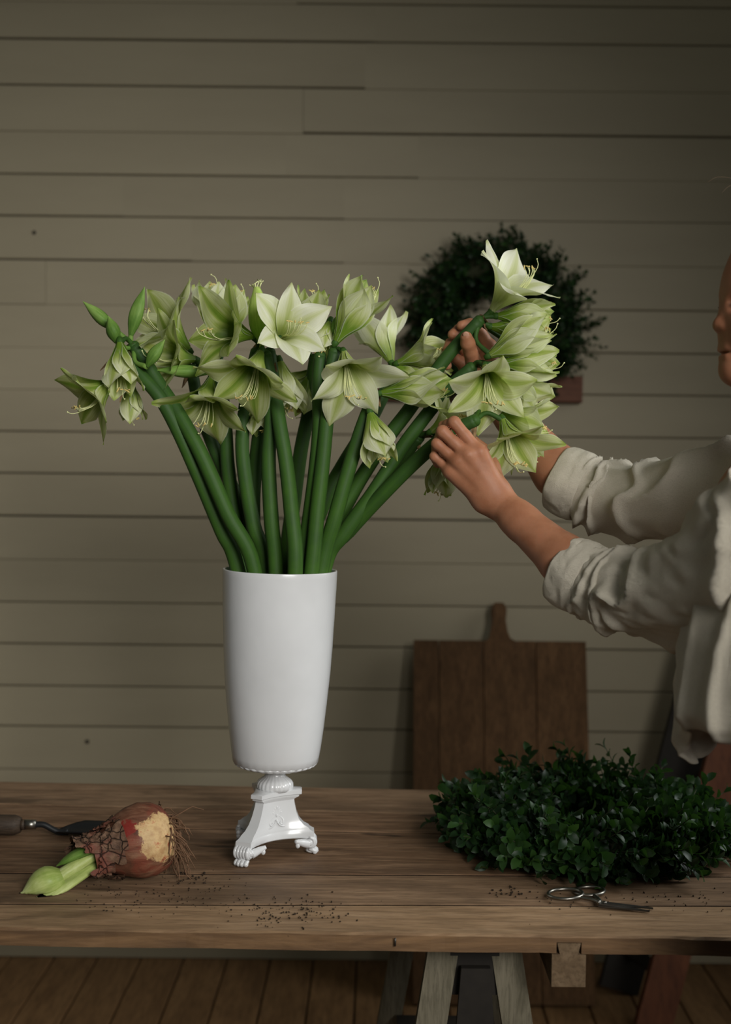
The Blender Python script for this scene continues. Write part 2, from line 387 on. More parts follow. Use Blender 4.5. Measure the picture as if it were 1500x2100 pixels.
for i in range(len(zj)):
    zt, zb = zj_all[i], zj[i]
    # break each board where the openness of its lower joint changes
    segs = rows[i][1]; cuts = sorted(set([-2.85, 3.2] + [xw(s[0]) for s in segs if s[0] > -800] + [xw(s[1]) for s in segs if s[1] < 2300]))
    if i in (7,): cuts = sorted(set(cuts + [xw(615)]))
    if len(cuts) == 2: cuts = sorted(cuts + [xw(rng.choice((-420, 1640, 1800, -250)))])
    yo = rng.uniform(-0.0008, 0.0008)
    for a, b in zip(cuts[:-1], cuts[1:]):
        mid = (a + b) / 2; gap = 0.35
        for s in segs:
            if xw(s[0]) - 1e-6 <= mid <= xw(s[1]) + 1e-6: gap = s[2]
        rbox('plank', a + (0.0009 if abs(a - xw(615)) < 1e-4 or abs(a - xw(93)) < 1e-4 else 0.0), b, WY + yo, WY + 0.02, zb + gap / 1000.0, zt, M['paint'], wall, 0.0009 if gap < 1.5 else 0.002)
# small knots / nail heads on the boards
for kx, ky, r in ((70, 477, 0.0055), (179, 1521, 0.006), (1142, 1402, 0.005)):
    m = MB(); p = P(kx, ky, WY - 0.001)
    m.ball(p, (r, 0.0015, r)); m.build('knot', M['gapdark'], wall)
floor = mesh_obj('floor', *[q for q in (lambda m: (m.box((0.2, 1.2, -0.03), (3.2, 2.22, 0.012)), (m.v, m.f))[1])(MB())], M['gapdark'], None, False)
tag(floor, 'bare brown plank floor', None, None, 'structure')
fw = 0.1165; ang = 0.012
for i in range(-24, 28):
    xa = -0.011 + i * fw; v = []; f = []
    ga = 0.0022
    for y in (-1.0, WY + 0.02):
        sh = (WY - y) * ang * -1.0
        v += [(xa + ga + sh, y, -0.02), (xa + ga + sh, y, -0.0018), (xa + ga + 0.0018 + sh, y, 0), (xa + fw - ga - 0.0018 + sh, y, 0), (xa + fw - ga + sh, y, -0.0018), (xa + fw - ga + sh, y, -0.02)]
    f = [(0, 1, 7, 6), (1, 2, 8, 7), (2, 3, 9, 8), (3, 4, 10, 9), (4, 5, 11, 10), (5, 4, 3, 2, 1, 0), (6, 7, 8, 9, 10, 11)]
    mesh_obj('floorboard', v, f, M['floor'], floor, False)

# ------------------------------------------------------------------ table
TZ = 0.72; TH = 0.0245
XL = -1.35; XR = 0.616
def yline(p0, p1):
    a = G(*p0, TZ); b = G(*p1, TZ); k = (b.y - a.y) / (b.x - a.x)
    return lambda x: a.y + k * (x - a.x)
bounds = [yline((0, 1903), (1500, 1924)), yline((0, 1853), (1500, 1857)), yline((0, 1789), (760, 1793)), yline((375, 1699), (760, 1706)),
          yline((0, 1648), (760, 1665)), yline((0, 1602), (1400, 1628))]
YB = bounds[5](XR)
def xr_at(y):
    r = 0.055; k = y - (YB - r)
    if k <= 0: return XR
    k = min(k, r * 0.999); return XR - (r - math.sqrt(r * r - k * k))
table = thing('table', 'long worn wooden plank table top on trestles', 'table', (0, 2.0, 0.695))
nx0, nx1 = G(1133, 1945, TZ - TH).x, G(1183, 1945, TZ - TH).x
nx0, nx1 = 0.2585, 0.2915
tw_ = MB()
for pi in range(5):
    ya, yb = bounds[pi], bounds[pi + 1]; g = (0.0020, 0.0024, 0.0022, 0.0024, 0.0)[pi]
    if pi == 0: crack = 0.0009
    xs = list(np.linspace(0, 1, 110))
    if pi == 0:
        for q in (nx0, nx1):
            s = (q - XL) / (XR - XL); xs += [s - 1e-5, s + 1e-5]
        xs.sort()
    v = []; f = []; uv = []
    prof = [(0.0, -1), (0.0, -0.14), (0.05, -0.02), (0.5, 0.0), (0.96, -0.02), (1.0, -0.10), (1.0, -1)]
    if pi: prof[1] = (0.0, -0.07); prof[2] = (0.03, -0.02)
    for s in xs:
        for q, h in prof:
            xm = XL + s * (XR - XL)
            y0 = ya(xm) + g; y1 = yb(xm) - g
            e = 0.0035 if pi == 0 and q < 0.2 else 0.0009
            if pi == 0: ex = 0.0025 * noise.noise((xm * 9, 0, 3)) + 0.0015 * noise.noise((xm * 40, 5, 0))
            else: ex = 0.0006 * noise.noise((xm * 8, pi * 7, 0))
            if q <= 0.5: y = y0 + q * 0.06 + (ex if q == 0 else ex * 0.5)
            else: y = y1 - (1 - q) * 0.06
            if q == 0.5: y = (y0 + y1) / 2
            yy = y
            x = XL + s * (xr_at(yy) - XL) + (0.0 if s < 1 else 0.002 * noise.noise((yy * 30, 1, 1)))
            z = TZ + h * TH if h > -0.9 else TZ - TH
            if h > -0.9:
                z += 0.0007 * noise.noise((x * 5, yy * 14, 0))
                if pi == 0 and q == 0.0: z += 0.002 * noise.noise((x * 14, 2, 9))
            else: z += 0.0012 * noise.noise((x * 7, 8, 2)) if pi == 0 else 0
            if pi == 0 and h < -0.9 and nx0 < xm < nx1: z = TZ - 0.0095
            v.append((x, yy, z)); uv.append((s, q))
    n = len(prof)
    for i in range(len(xs) - 1):
        for k in range(n):
            k2 = (k + 1) % n
            f.append((i * n + k, (i + 1) * n + k, (i + 1) * n + k2, i * n + k2))
    mi = [1 if (k == n - 2 and pi < 4) or (k == 0 and pi) else 0 for _ in range(len(xs) - 1) for k in range(n)] + [0, 0]
    f += [tuple(range(n)), tuple((len(xs) - 1) * n + k for k in range(n - 1, -1, -1))]
    mesh_obj('plank', v, f, None, table, False, uv, (0, 2.0, 0.695), [M['tablefront'] if pi == 0 else M['tablesecond'] if pi in (1, 4) else M['table'], M['grime']], mi)
# sliding dovetail cleats under the planks
def cleat(xc):
    yf = bounds[0](xc) + 0.0015; yb = bounds[5](xc) - 0.03
    pr = [(-0.0225, -0.069), (0.0225, -0.069), (0.0225, -0.0255), (0.012, -0.0255), (0.0155, -0.0105), (-0.0155, -0.0105), (-0.012, -0.0255), (-0.0225, -0.0255)]
    n = len(pr); v = [(xc + x, y, TZ + z) for y in (yf, yb) for x, z in pr]
    f = [(i, n + i, n + (i + 1) % n, (i + 1) % n) for i in range(n)] + [tuple(range(n)), tuple(range(2 * n - 1, n - 1, -1))]
    mesh_obj('cleat', v, f, M['cleat'], table, False, None, (0, 2.0, 0.695))
cleat(0.275); cleat(-1.20)
m = MB(); p = P(811, 1931, bounds[0](0.04) - 0.001); m.tube([p + Vector((0, 0, -0.006)), p + Vector((0, -0.0015, 0.005))], 0.0012, 6); m.build('nail', M['darksteel'], table, origin=(0, 2.0, 0.695))

# trestle (A-shaped sawhorse, seen end-on) under the table
def sawhorse(xc, label):
    t = thing('sawhorse', label, 'sawhorse', (xc, 2.03, 0))
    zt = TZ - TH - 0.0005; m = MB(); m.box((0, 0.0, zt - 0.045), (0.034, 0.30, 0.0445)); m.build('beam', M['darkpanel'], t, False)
    for yy in (-0.285, 0.285):
        s = 1 if yy > 0 else -1
        for sx in (-1, 1):
            m = MB(); a = Vector((sx * 0.040, yy, zt - 0.006)); b = Vector((sx * 0.150, yy + 0.07 * s, 0.0))
            d = (b - a); L = d.length; d.normalize(); ex = Vector((1, 0, 0)); ex = (ex - d * ex.dot(d)).normalized(); ey = d.cross(ex)
            vs = []
            for q, zz in ((a, None), (b, None)):
                for i, j in ((-1, -1), (1, -1), (1, 1), (-1, 1)):
                    w_ = q + ex * (i * 0.021) + ey * (j * 0.012)
                    tt = ((zt - 0.004 if q is a else 0.0) - w_.z) / d.z; vs.append(w_ + d * tt)
            m.add(vs, [(0, 1, 2, 3), (7, 6, 5, 4), (4, 5, 1, 0), (5, 6, 2, 1), (6, 7, 3, 2), (7, 4, 0, 3)])
            m.build('leg', M['trestle'], t, False)
        m = MB(); yq = yy + 0.028 * s
        vs = [(sx * w_, yq + dy, z) for dy in (-0.006, 0.006) for sx, w_, z in ((-1, 0.020, 0.65), (1, 0.020, 0.65), (1, 0.036, 0.42), (-1, 0.036, 0.42))]
        m.add(vs, [(0, 1, 2, 3), (7, 6, 5, 4), (0, 4, 5, 1), (1, 5, 6, 2), (2, 6, 7, 3), (3, 7, 4, 0)])
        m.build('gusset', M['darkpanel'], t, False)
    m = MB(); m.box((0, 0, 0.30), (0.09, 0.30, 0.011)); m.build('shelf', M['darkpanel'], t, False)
    return t
sawhorse(0.158, 'grey weathered wooden sawhorse under the table beside the square cleat end')
sawhorse(-0.98, 'grey weathered wooden sawhorse under the end of the table where the trowel lies')

# ------------------------------------------------------------------ things along the wall
# long-handled paddle board standing on the floor, leaning on the wall
bt = thing('baking_board', 'large dark wooden baking board with short handle leaning on the white wall', 'cutting board', (P(1030, 1500, 3.25).x, 3.1, 0))
bx0, bx1 = xw(852) * 3.29 / WY, xw(1210) * 3.29 / WY
lean_y0, lean_y1, ztop = 3.10, 3.325, P(1030, 1322, 3.30).z
def lean(x, s, th):    # s = height up the board 0..1(+handle)
    d = Vector((0, lean_y1 - lean_y0, ztop)); nrm = Vector((0, -ztop, lean_y1 - lean_y0)).normalized()
    return Vector((x, lean_y0, 0.004)) + d * s + nrm * th
seams = [bx0] + [xw(q) * 3.29 / WY for q in (905, 997, 1105)] + [bx1]
for i in range(4):
    a, b = seams[i] + 0.0012, seams[i + 1] - 0.0012
    out = [(a, 0.0), (b, 0.0), (b, 1.0), (a, 1.0)]
    if i == 2:   # this one runs up into the handle
        hc = xw(1030) * 3.29 / WY; hw = 0.0205; ht = (P(1030, 1243, 3.33).z) / ztop
        out = [(a, 0.0), (b, 0.0), (b, 1.0), (hc + hw + 0.022, 1.0), (hc + hw + 0.008, 1.008), (hc + hw + 0.001, 1.03), (hc + hw - 0.003, 1.06), (hc + hw, ht - 0.02), (hc + hw - 0.005, ht - 0.006), (hc + hw * 0.5, ht),
               (hc - hw * 0.5, ht), (hc - hw + 0.005, ht - 0.006), (hc - hw, ht - 0.02), (hc - hw + 0.003, 1.06), (hc - hw - 0.001, 1.03), (hc - hw - 0.006, 1.008), (hc - hw - 0.016, 1.0), (a, 1.0)]
    n = len(out); v = [lean(x, s, 0.0) for x, s in out] + [lean(x, s, 0.022) for x, s in out]
    f = [tuple(range(n)), tuple(range(2 * n - 1, n - 1, -1))] + [(i_, n + i_, n + (i_ + 1) % n, (i_ + 1) % n) for i_ in range(n)]
    f = [tuple(reversed(q)) for q in f]
    mesh_obj('plank', v, f, M['board'], bt, False, None, bt.location)
# red-brown rail fixed to the wall behind the bouquet
ra, rb = P(592, 772, WY - 0.03), P(1195, 829, WY - 0.03)
rail = rbox('wall_rail', ra.x, rb.x, WY - 0.03, WY - 0.0015, rb.z + 0.004, P(1195, 771, WY - 0.03).z, M['rail'], None, 0.003, (0.1, WY - 0.02, rb.z))
tag(rail, 'red-brown wooden rail on the wall below the hanging wreath', 'rail')
# slanting red-brown stepladder partly behind the person
lad = thing('stepladder', 'red-brown wooden stepladder standing between the table end and the wall', 'ladder', (P(1345, 2100, 2.85).x, 2.85, 0))
def slat(a, b, w_, th, mat, nm, wb=None):
    d = (b - a).normalized(); ex = (Vector((1, 0, 0)) - d * d.x).normalized(); ey = d.cross(ex); m = MB(); vs = []
    for q, ww in ((a, w_), (b, wb or w_)):
        for i, j in ((-1, -1), (1, -1), (1, 1), (-1, 1)): vs.append(q + ex * (i * ww) + ey * (j * th))
    m.add(vs, [(0, 1, 2, 3), (7, 6, 5, 4), (4, 5, 1, 0), (5, 6, 2, 1), (6, 7, 3, 2), (7, 4, 0, 3)]); m.build(nm, mat, lad, False, lad.location)
la = G(1338, 2108, 0.012); lb = P(1520, 1420, la.y + 0.12)
la = Vector((la.x, la.y, 0.012)); lb = la + (lb - la) * 1.55; slat(la, lb, 0.042, 0.014, M['red'], 'rail')
lc = P(1268, 2080, la.y + 0.22); lc.z = 0.012; ld = P(1425, 1450, la.y + 0.27); ld = lc + (ld - lc) * 1.35; slat(lc, ld, 0.05, 0.012, M['darkpanel'], 'rail', 0.058)
for q_ in (lb, ld): slat(Vector((q_.x + 0.42, q_.y, 0.012)), q_ + Vector((0.01, 0, -0.02)), 0.024, 0.012, M['red'], 'rear_leg')
for s in (0.10, 0.30, 0.50, 0.70, 0.90):
    q0, q1 = la.lerp(lb, s), lc.lerp(ld, s); m = MB(); d = q1 - q0
    m.tube([q0, q1], 0.02, 4); m.build('tread', M['darkpanel'], lad, False, lad.location)

# ------------------------------------------------------------------ boxwood wreaths
def leaf_mesh():
    v = []; f = []; W = (0.05, 0.23, 0.29, 0.22, 0.03); T = (0, 0.25, 0.55, 0.82, 1.0)
    for t, w_ in zip(T, W):
        z = 0.10 * math.sin(t * 3.0) - 0.12 * t * t
        for s in (-1, 0, 1): v.append((s * w_, t, z + (0.09 * abs(s) * (w_ / 0.36))))
    for i in range(4):
        for k in range(2): f.append((i * 3 + k, i * 3 + k + 1, i * 3 + k + 4, i * 3 + k + 3))
    return v, f
LV, LF = leaf_mesh()
lme = bpy.data.meshes.new('leaf'); lme.from_pydata(LV, [], LF); lme.materials.append(M['leaf']); lme.polygons.foreach_set('use_smooth', [True] * len(LF))
def wreath(name, label, center, R, tube_r, frame, nsprig, leaf_len, seed, ez=1.0, vis=None, floor_n=None, flat=1.0, floor_y=None):
    """frame: 3 axes (e1,e2 in the ring plane, e3 normal)"""
    rr = random.Random(seed); e1, e2, e3 = frame
    t = thing(name, label, 'wreath', center); C0 = Vector(center)
    path = [e1 * (R * math.cos(a)) + e2 * (R * ez * math.sin(a)) for a in np.linspace(0, 2 * math.pi, 60)]
    m = MB(); m.tube(path, tube_r * 0.42 * max(flat, 0.6), 8, cap=False); m.build('ring', M['twig'], t)
    tw = MB(); leaves = []
    for i in range(nsprig):
        a = rr.uniform(0, 2 * math.pi); ph = rr.uniform(-0.35 * math.pi, 1.2 * math.pi) if vis is None else rr.uniform(0, 2 * math.pi)
        rad = e1 * math.cos(a) + e2 * math.sin(a); tan = (-e1 * math.sin(a) + e2 * math.cos(a))
        nrm = rad * math.cos(ph) + e3 * (math.sin(ph) * flat)
        base = e1 * (R * math.cos(a)) + e2 * (R * ez * math.sin(a)) + nrm * tube_r * 0.35
        dr = (nrm * rr.uniform(0.7, 1.2) + tan * rr.uniform(0.3, 1.1) + Vector((rr.gauss(0, .28), rr.gauss(0, .28), rr.gauss(0, .28) * flat))).normalized()
        Ls = tube_r * rr.uniform(0.55, 1.0) * (1.35 if rr.random() < 0.12 else 1.0)
        up = e3; k = 5 + int(rr.random() * 4)
        bend = Vector((rr.gauss(0, .2), rr.gauss(0, .2), rr.gauss(0, .2) + 0.12 * flat))
        pts = [base + dr * Ls * s + bend * Ls * s * s for s in (0, 0.33, 0.66, 1.0)]
        if floor_n is not None:
            for p_ in pts: p_.z = max(p_.z, floor_n + 0.006)
        if floor_y is not None:
            for p_ in pts: p_.y = min(p_.y, floor_y)
        tw.tube(pts, [0.0011, 0.0007], 4)
        side = dr.cross(Vector((rr.gauss(0, 1), rr.gauss(0, 1), rr.gauss(0, 1)))).normalized(); side2 = dr.cross(side)
        for j in range(k):
            s = 0.15 + 0.85 * (j + 1) / k; pos = lerpl(pts, s)
            sd = side if j % 2 == 0 else side2
            for sg in (-1, 1):
                ld_ = (dr * rr.uniform(0.5, 0.9) + sd * sg * rr.uniform(0.7, 1.1)).normalized() if j < k - 1 else (dr + sd * sg * 0.45).normalized()
                nn = (dr - ld_ * dr.dot(ld_) + Vector((rr.gauss(0, .15),) * 3)); nn = (nn - ld_ * nn.dot(ld_)).normalized()
                xx = ld_.cross(nn); sc = leaf_len * rr.uniform(0.75, 1.2)
                mt = Matrix((xx * sc, ld_ * sc, nn * sc)).transposed().to_4x4(); mt.translation = pos
                tip = pos + ld_ * sc
                if floor_n is not None and min(tip.z, pos.z) < floor_n + 0.003: continue
                if floor_y is not None and max(tip.y, pos.y) > floor_y: continue
                if rr.random() < 0.06: continue
                leaves.append(mt)
    tw.build('twigs', M['twig'], t)['kind'] = 'stuff'
    # the leaves that show largest: near the camera and on the visible skin of the wreath
    def score(mt):
        p = mt.translation; a = math.atan2(p.dot(e2) / ez, p.dot(e1)); core = e1 * (R * math.cos(a)) + e2 * (R * ez * math.sin(a))
        q = (p - core); view = (CAM - (C0 + p)).normalized()
        return q.dot(view) / tube_r + 0.35 * rr.random() + (0.25 * q.dot(Vector((0, 0, 1))) / tube_r) + 0.35 * (p.dot(view) / R)
    leaves.sort(key=score, reverse=True)
    for mt in leaves[:300]:
        o = bpy.data.objects.new('leaf', lme); COL.objects.link(o); o.parent = t; o.matrix_local = mt
    V = np.array(LV); n = len(LV); vs = []; fs = []
    for i, mt in enumerate(leaves[300:]):
        A = np.array(mt); vs.append(V @ A[:3, :3].T + A[:3, 3]); fs += [tuple(q + i * n for q in ff) for ff in LF]
    o = mesh_obj('leaf_mass', np.concatenate(vs), fs, M['leaf'], t); o['kind'] = 'stuff'
    return t
X, Y, Z = Vector((1, 0, 0)), Vector((0, 1, 0)), Vector((0, 0, 1))
wreath('wreath', 'dark green boxwood wreath lying on the table behind the scissors', (0.374, 2.075, TZ + 0.031), 0.156, 0.072, (X, Y, Z), 760, 0.0215, 11, floor_n=-0.030, flat=0.42)
wc = P(1015, 662, WY - 0.05)
wreath('wreath', 'dark green boxwood wreath hanging on the boarded wall', (wc.x, WY - 0.055, wc.z), 0.160, 0.074, (X, Z, -Y), 620, 0.0165, 23, 0.90, floor_y=0.047)
# ------------------------------------------------------------------ white footed vase
VC = Vector((P(562, 1580, 2.0).x, 2.0, TZ))
vase = thing('footed_vase', 'tall white glazed vase on a triangular pedestal with paw feet', 'vase', VC)
zz = lambda py: P(565, py, 2.0).z - TZ
s_ = 2.0 / F
LEAN = Matrix.Rotation(0.016, 3, 'Y')
zb = zz(1575)
def vput(v): return [LEAN @ Vector(x) for x in v]
prof = [(0.004, zb + 0.001), (0.022, zb), (0.045, zb + 0.003), (0.060, zb + 0.007), (0.0665, zb + 0.012), (0.0695, zz(1546)), (0.0715, zz(1530)), (0.0755, zz(1490)), (0.0795, zz(1440)), (0.0835, zz(1380)),
        (0.0865, zz(1320)), (0.0885, zz(1260)), (0.0897, zz(1200)), (0.0902, zz(1169)), (0.0899, zz(1167.5)), (0.0880, zz(1167)), (0.0868, zz(1169)), (0.0865, zz(1200)), (0.084, zz(1320)), (0.074, zz(1480)), (0.06, zz(1545)), (0.0, zz(1552))]
fine = []
for a, b in zip(prof[:-1], prof[1:]):
    k = 3 if abs(a[1] - b[1]) > 0.012 else 1
    for q in range(k): fine.append((a[0] + (b[0] - a[0]) * q / k, a[1] + (b[1] - a[1]) * q / k))
fine.append(prof[-1])
def wob(a, i):
    z = fine[i][1]; r = 1.0 + 0.010 * noise.noise((math.cos(a) * 1.3, math.sin(a) * 1.3, z * 9))
    if 1 <= i <= 4: r *= 1 + 0.022 * abs(math.sin(a * 14))
    return r
v, f = lathe(fine, 72, wob); v = vput(v)
mesh_obj('bowl', v, f, M['ceramic'], vase)
v, f = lathe([(0.0, zb + 0.003), (0.030, zb - 0.0005), (0.052, zb + 0.0035), (0.0625, zb + 0.0075), (0.0645, zb + 0.0105), (0.060, zb + 0.014)], 168, lambda a, i: 1 + (0.035 * abs(math.sin(a * 16)) if i in (2, 3, 4) else 0))
mesh_obj('scalloped_rim', vput(v), f, M['ceramic'], vase)
# gadrooned knob and neck
kz = zz(1613)
pr = [(0.0, zb + 0.004), (0.0175, zb + 0.002), (0.0160, zb - 0.004), (0.0152, zb - 0.008), (0.0172, zb - 0.013), (0.022, kz + 0.0135), (0.0265, kz + 0.010), (0.0285, kz + 0.006), (0.029, kz + 0.001), (0.027, kz - 0.004), (0.0, kz - 0.004)]
v, f = lathe(pr, 108, lambda a, i: 1 + (0.045 * (abs(math.sin(a * 12)) - 0.4) if 4 <= i <= 8 else 0)); mesh_obj('knob', vput(v), f, M['ceramic'], vase)
# triangular pedestal
feet_w = [G(503, 1772, TZ), G(651, 1752, TZ), G(486, 1722, TZ)]
ctr = Vector((-0.152, 1.991, TZ))
base_ang = [math.atan2(p.y - ctr.y, p.x - ctr.x) for p in feet_w]
A0 = math.radians(4.0); ANG = [A0, A0 + 2 * math.pi / 3, A0 + 4 * math.pi / 3]
off = Vector((ctr.x, ctr.y, 0)) - Vector((VC.x, VC.y, 0))
def tri_ring(Rc, cw, Rm, z, n=9):
    """corner radius, corner half width, mid-face radius"""
    pts = []
    for a, b in zip(ANG, ANG[1:] + [ANG[0] + 2 * math.pi]):
        ca = Vector((math.cos(a), math.sin(a), 0)); ta = Vector((-math.sin(a), math.cos(a), 0))
        cb = Vector((math.cos(b), math.sin(b), 0)); tb = Vector((-math.sin(b), math.cos(b), 0))
        p0 = ca * Rc + ta * cw; p1 = cb * Rc - tb * cw; mid = (ca + cb).normalized() * Rm
        pts.append(ca * Rc - ta * cw); pts.append(ca * Rc)
        for k in range(n):
            t = k / (n - 1); q = p0.lerp(p1, t); mm = (p0 + p1) / 2
            q = q + (mid - mm) * (1 - (2 * t - 1) ** 2); pts.append(q)
        pts.pop()
    return [Vector((p.x, p.y, z)) for p in pts]
def loft(levels, nm, close=True):
    rings = [tri_ring(*l) for l in levels]; n = len(rings[0]); v = [q for r in rings for q in r]; f = []
    for i in range(len(rings) - 1):
        for k in range(n): f.append((i * n + k, i * n + (k + 1) % n, (i + 1) * n + (k + 1) % n, (i + 1) * n + k))
    f += [tuple(range(n - 1, -1, -1)), tuple((len(rings) - 1) * n + k for k in range(n))]
    sh = [q + off * (1 - sm(0.0, 0.11, q.z) * 0.75) for q in v]
    o = mesh_obj(nm, sh, f, M['ceramic'], vase, True)
    o.modifiers.new('es', 'EDGE_SPLIT').split_angle = math.radians(38); return o
zp = zz(1700)
loft([(0.071, 0.0125, 0.026, 0.026), (0.0735, 0.0135, 0.0275, 0.0275), (0.0735, 0.0135, 0.0275, 0.036), (0.070, 0.0125, 0.0265, 0.0375), (0.066, 0.0115, 0.0262, 0.040), (0.064, 0.011, 0.026, 0.0425), (0.0555, 0.0098, 0.0243, 0.047),
      (0.0475, 0.0088, 0.0228, 0.055), (0.0415, 0.0080, 0.0213, 0.067), (0.0375, 0.0075, 0.0203, 0.080), (0.0350, 0.0072, 0.0196, 0.094), (0.0342, 0.0072, 0.0193, kz - 0.017)], 'pedestal')
loft([(0.0345, 0.0078, 0.0205, kz - 0.0180), (0.040, 0.0086, 0.0222, kz - 0.0145), (0.0435, 0.009, 0.0235, kz - 0.0125), (0.0435, 0.009, 0.0235, kz - 0.0105), (0.0475, 0.0098, 0.0260, kz - 0.009), (0.0475, 0.0098, 0.0260, kz - 0.003), (0.045, 0.009, 0.0245, kz - 0.002)], 'cap_plate')
# scrolled lion-paw feet
for a in ANG:
    m = MB(); ca = Vector((math.cos(a), math.sin(a), 0)); ta = Vector((-math.sin(a), math.cos(a), 0)); Zv = Vector((0, 0, 1))
    def q(r, t, z): return off + ca * r + ta * t + Vector((0, 0, z))
    for k in range(5):      # ribbed scroll
        tt = -0.0104 + k * 0.0052; pts = []
        for s in np.linspace(-0.4, 4.2, 16):
            rr = 0.0085 * (1 - 0.05 * s); pts.append(q(0.0695 + rr * math.cos(1.4 - s), tt, 0.0195 + rr * math.sin(1.4 - s)))
        m.tube(pts, [0.0024, 0.0032, 0.0030, 0.0022], 8)
    for sg in (-1, 1):      # volute on the cheeks
        pts = []
        for s in np.linspace(0, 11, 30):
            rr = 0.0085 * (1 - s / 12.5); pts.append(q(0.0680 + rr * math.cos(1.6 - s), sg * 0.0128, 0.0195 + rr * math.sin(1.6 - s)))
        m.tube(pts, [0.0021, 0.0016, 0.001], 7)
        m.ball(q(0.068, sg * 0.0115, 0.0195), 0.0062)
        # bracket sweeping inward under the plinth with a small curl
        pts = [q(0.066, sg * 0.012, 0.0175), q(0.060, sg * 0.0155, 0.0195), q(0.053, sg * 0.0205, 0.0225), q(0.046, sg * 0.026, 0.0255)]
        m.tube(catmull(pts, 4), [0.0072, 0.0066, 0.0052, 0.003], 10)
        m.ball(q(0.0495, sg * 0.0235, 0.0185), (0.0036, 0.0036, 0.0048))
    m.ball(q(0.064, 0, 0.021), (0.010, 0.010, 0.0085), axis_rot(Zv))
    m.tube([q(0.066, 0, 0.0155), q(0.069, 0, 0.010), q(0.072, 0, 0.006)], [0.0082, 0.0072, 0.0088], 12)
    for k in range(4):      # toes
        tt = -0.0087 + k * 0.0058; fw_ = 0.0012 if k in (1, 2) else -0.0008
        pts = [q(0.068, tt * 0.8, 0.0078), q(0.074 + fw_, tt, 0.0072), q(0.0785 + fw_, tt * 1.03, 0.0046), q(0.0805 + fw_, tt * 1.03, 0.0026)]
        m.tube(catmull(pts, 3), [0.0030, 0.0037, 0.0034, 0.0018], 8); m.ball(q(0.0775 + fw_, tt * 1.03, 0.0040), (0.0040, 0.0034, 0.0040), None, 8, 6)
    m.ball(q(0.0715, 0, 0.0045), (0.0095, 0.0095, 0.0045))
    m.build('paw_foot', M['ceramic'], vase)
# palmette relief on the faces
for a, b in zip(ANG, ANG[1:] + [ANG[0] + 2 * math.pi]):
    mid = (a + b) / 2; nrm = Vector((math.cos(mid), math.sin(mid), 0)); ta = Vector((-math.sin(mid), math.cos(mid), 0)); m = MB()
    def q2(t, z):
        r = 0.0196 + 0.0062 * (1 - sm(0.040, 0.075, z)); zz_ = z
        return off * (1 - sm(0.0, 0.11, z) * 0.75) + nrm * r + ta * t + Vector((0, 0, zz_))
    for k in range(-3, 4):
        an = k * 0.42; L = 0.0125 - 0.0010 * abs(k); c = (0.0, 0.066)
        pts = [q2(c[0] + math.sin(an) * L * s, c[1] + math.cos(an) * L * s) for s in (0.25, 0.6, 0.9, 1.05)]
        m.tube(pts, [0.0006, 0.0015, 0.0019, 0.0008], 6)
    for sg in (-1, 1):
        pts = [q2(sg * 0.002, 0.064), q2(sg * 0.009, 0.060), q2(sg * 0.0125, 0.054), q2(sg * 0.010, 0.050), q2(sg * 0.0065, 0.052), q2(sg * 0.008, 0.055)]
        m.tube(catmull(pts, 4), [0.0008, 0.0014, 0.0014, 0.0009], 6)
        pts = [q2(0, 0.056), q2(sg * 0.006, 0.049), q2(sg * 0.014, 0.0465), q2(sg * 0.018, 0.049)]; m.tube(catmull(pts, 4), [0.0012, 0.0015, 0.0008], 6)
    m.ball(q2(0, 0.064), (0.002, 0.002, 0.003)); m.ball(q2(0, 0.0565), (0.0024, 0.0024, 0.0022))
    m.build('palmette', M['ceramic'], vase)

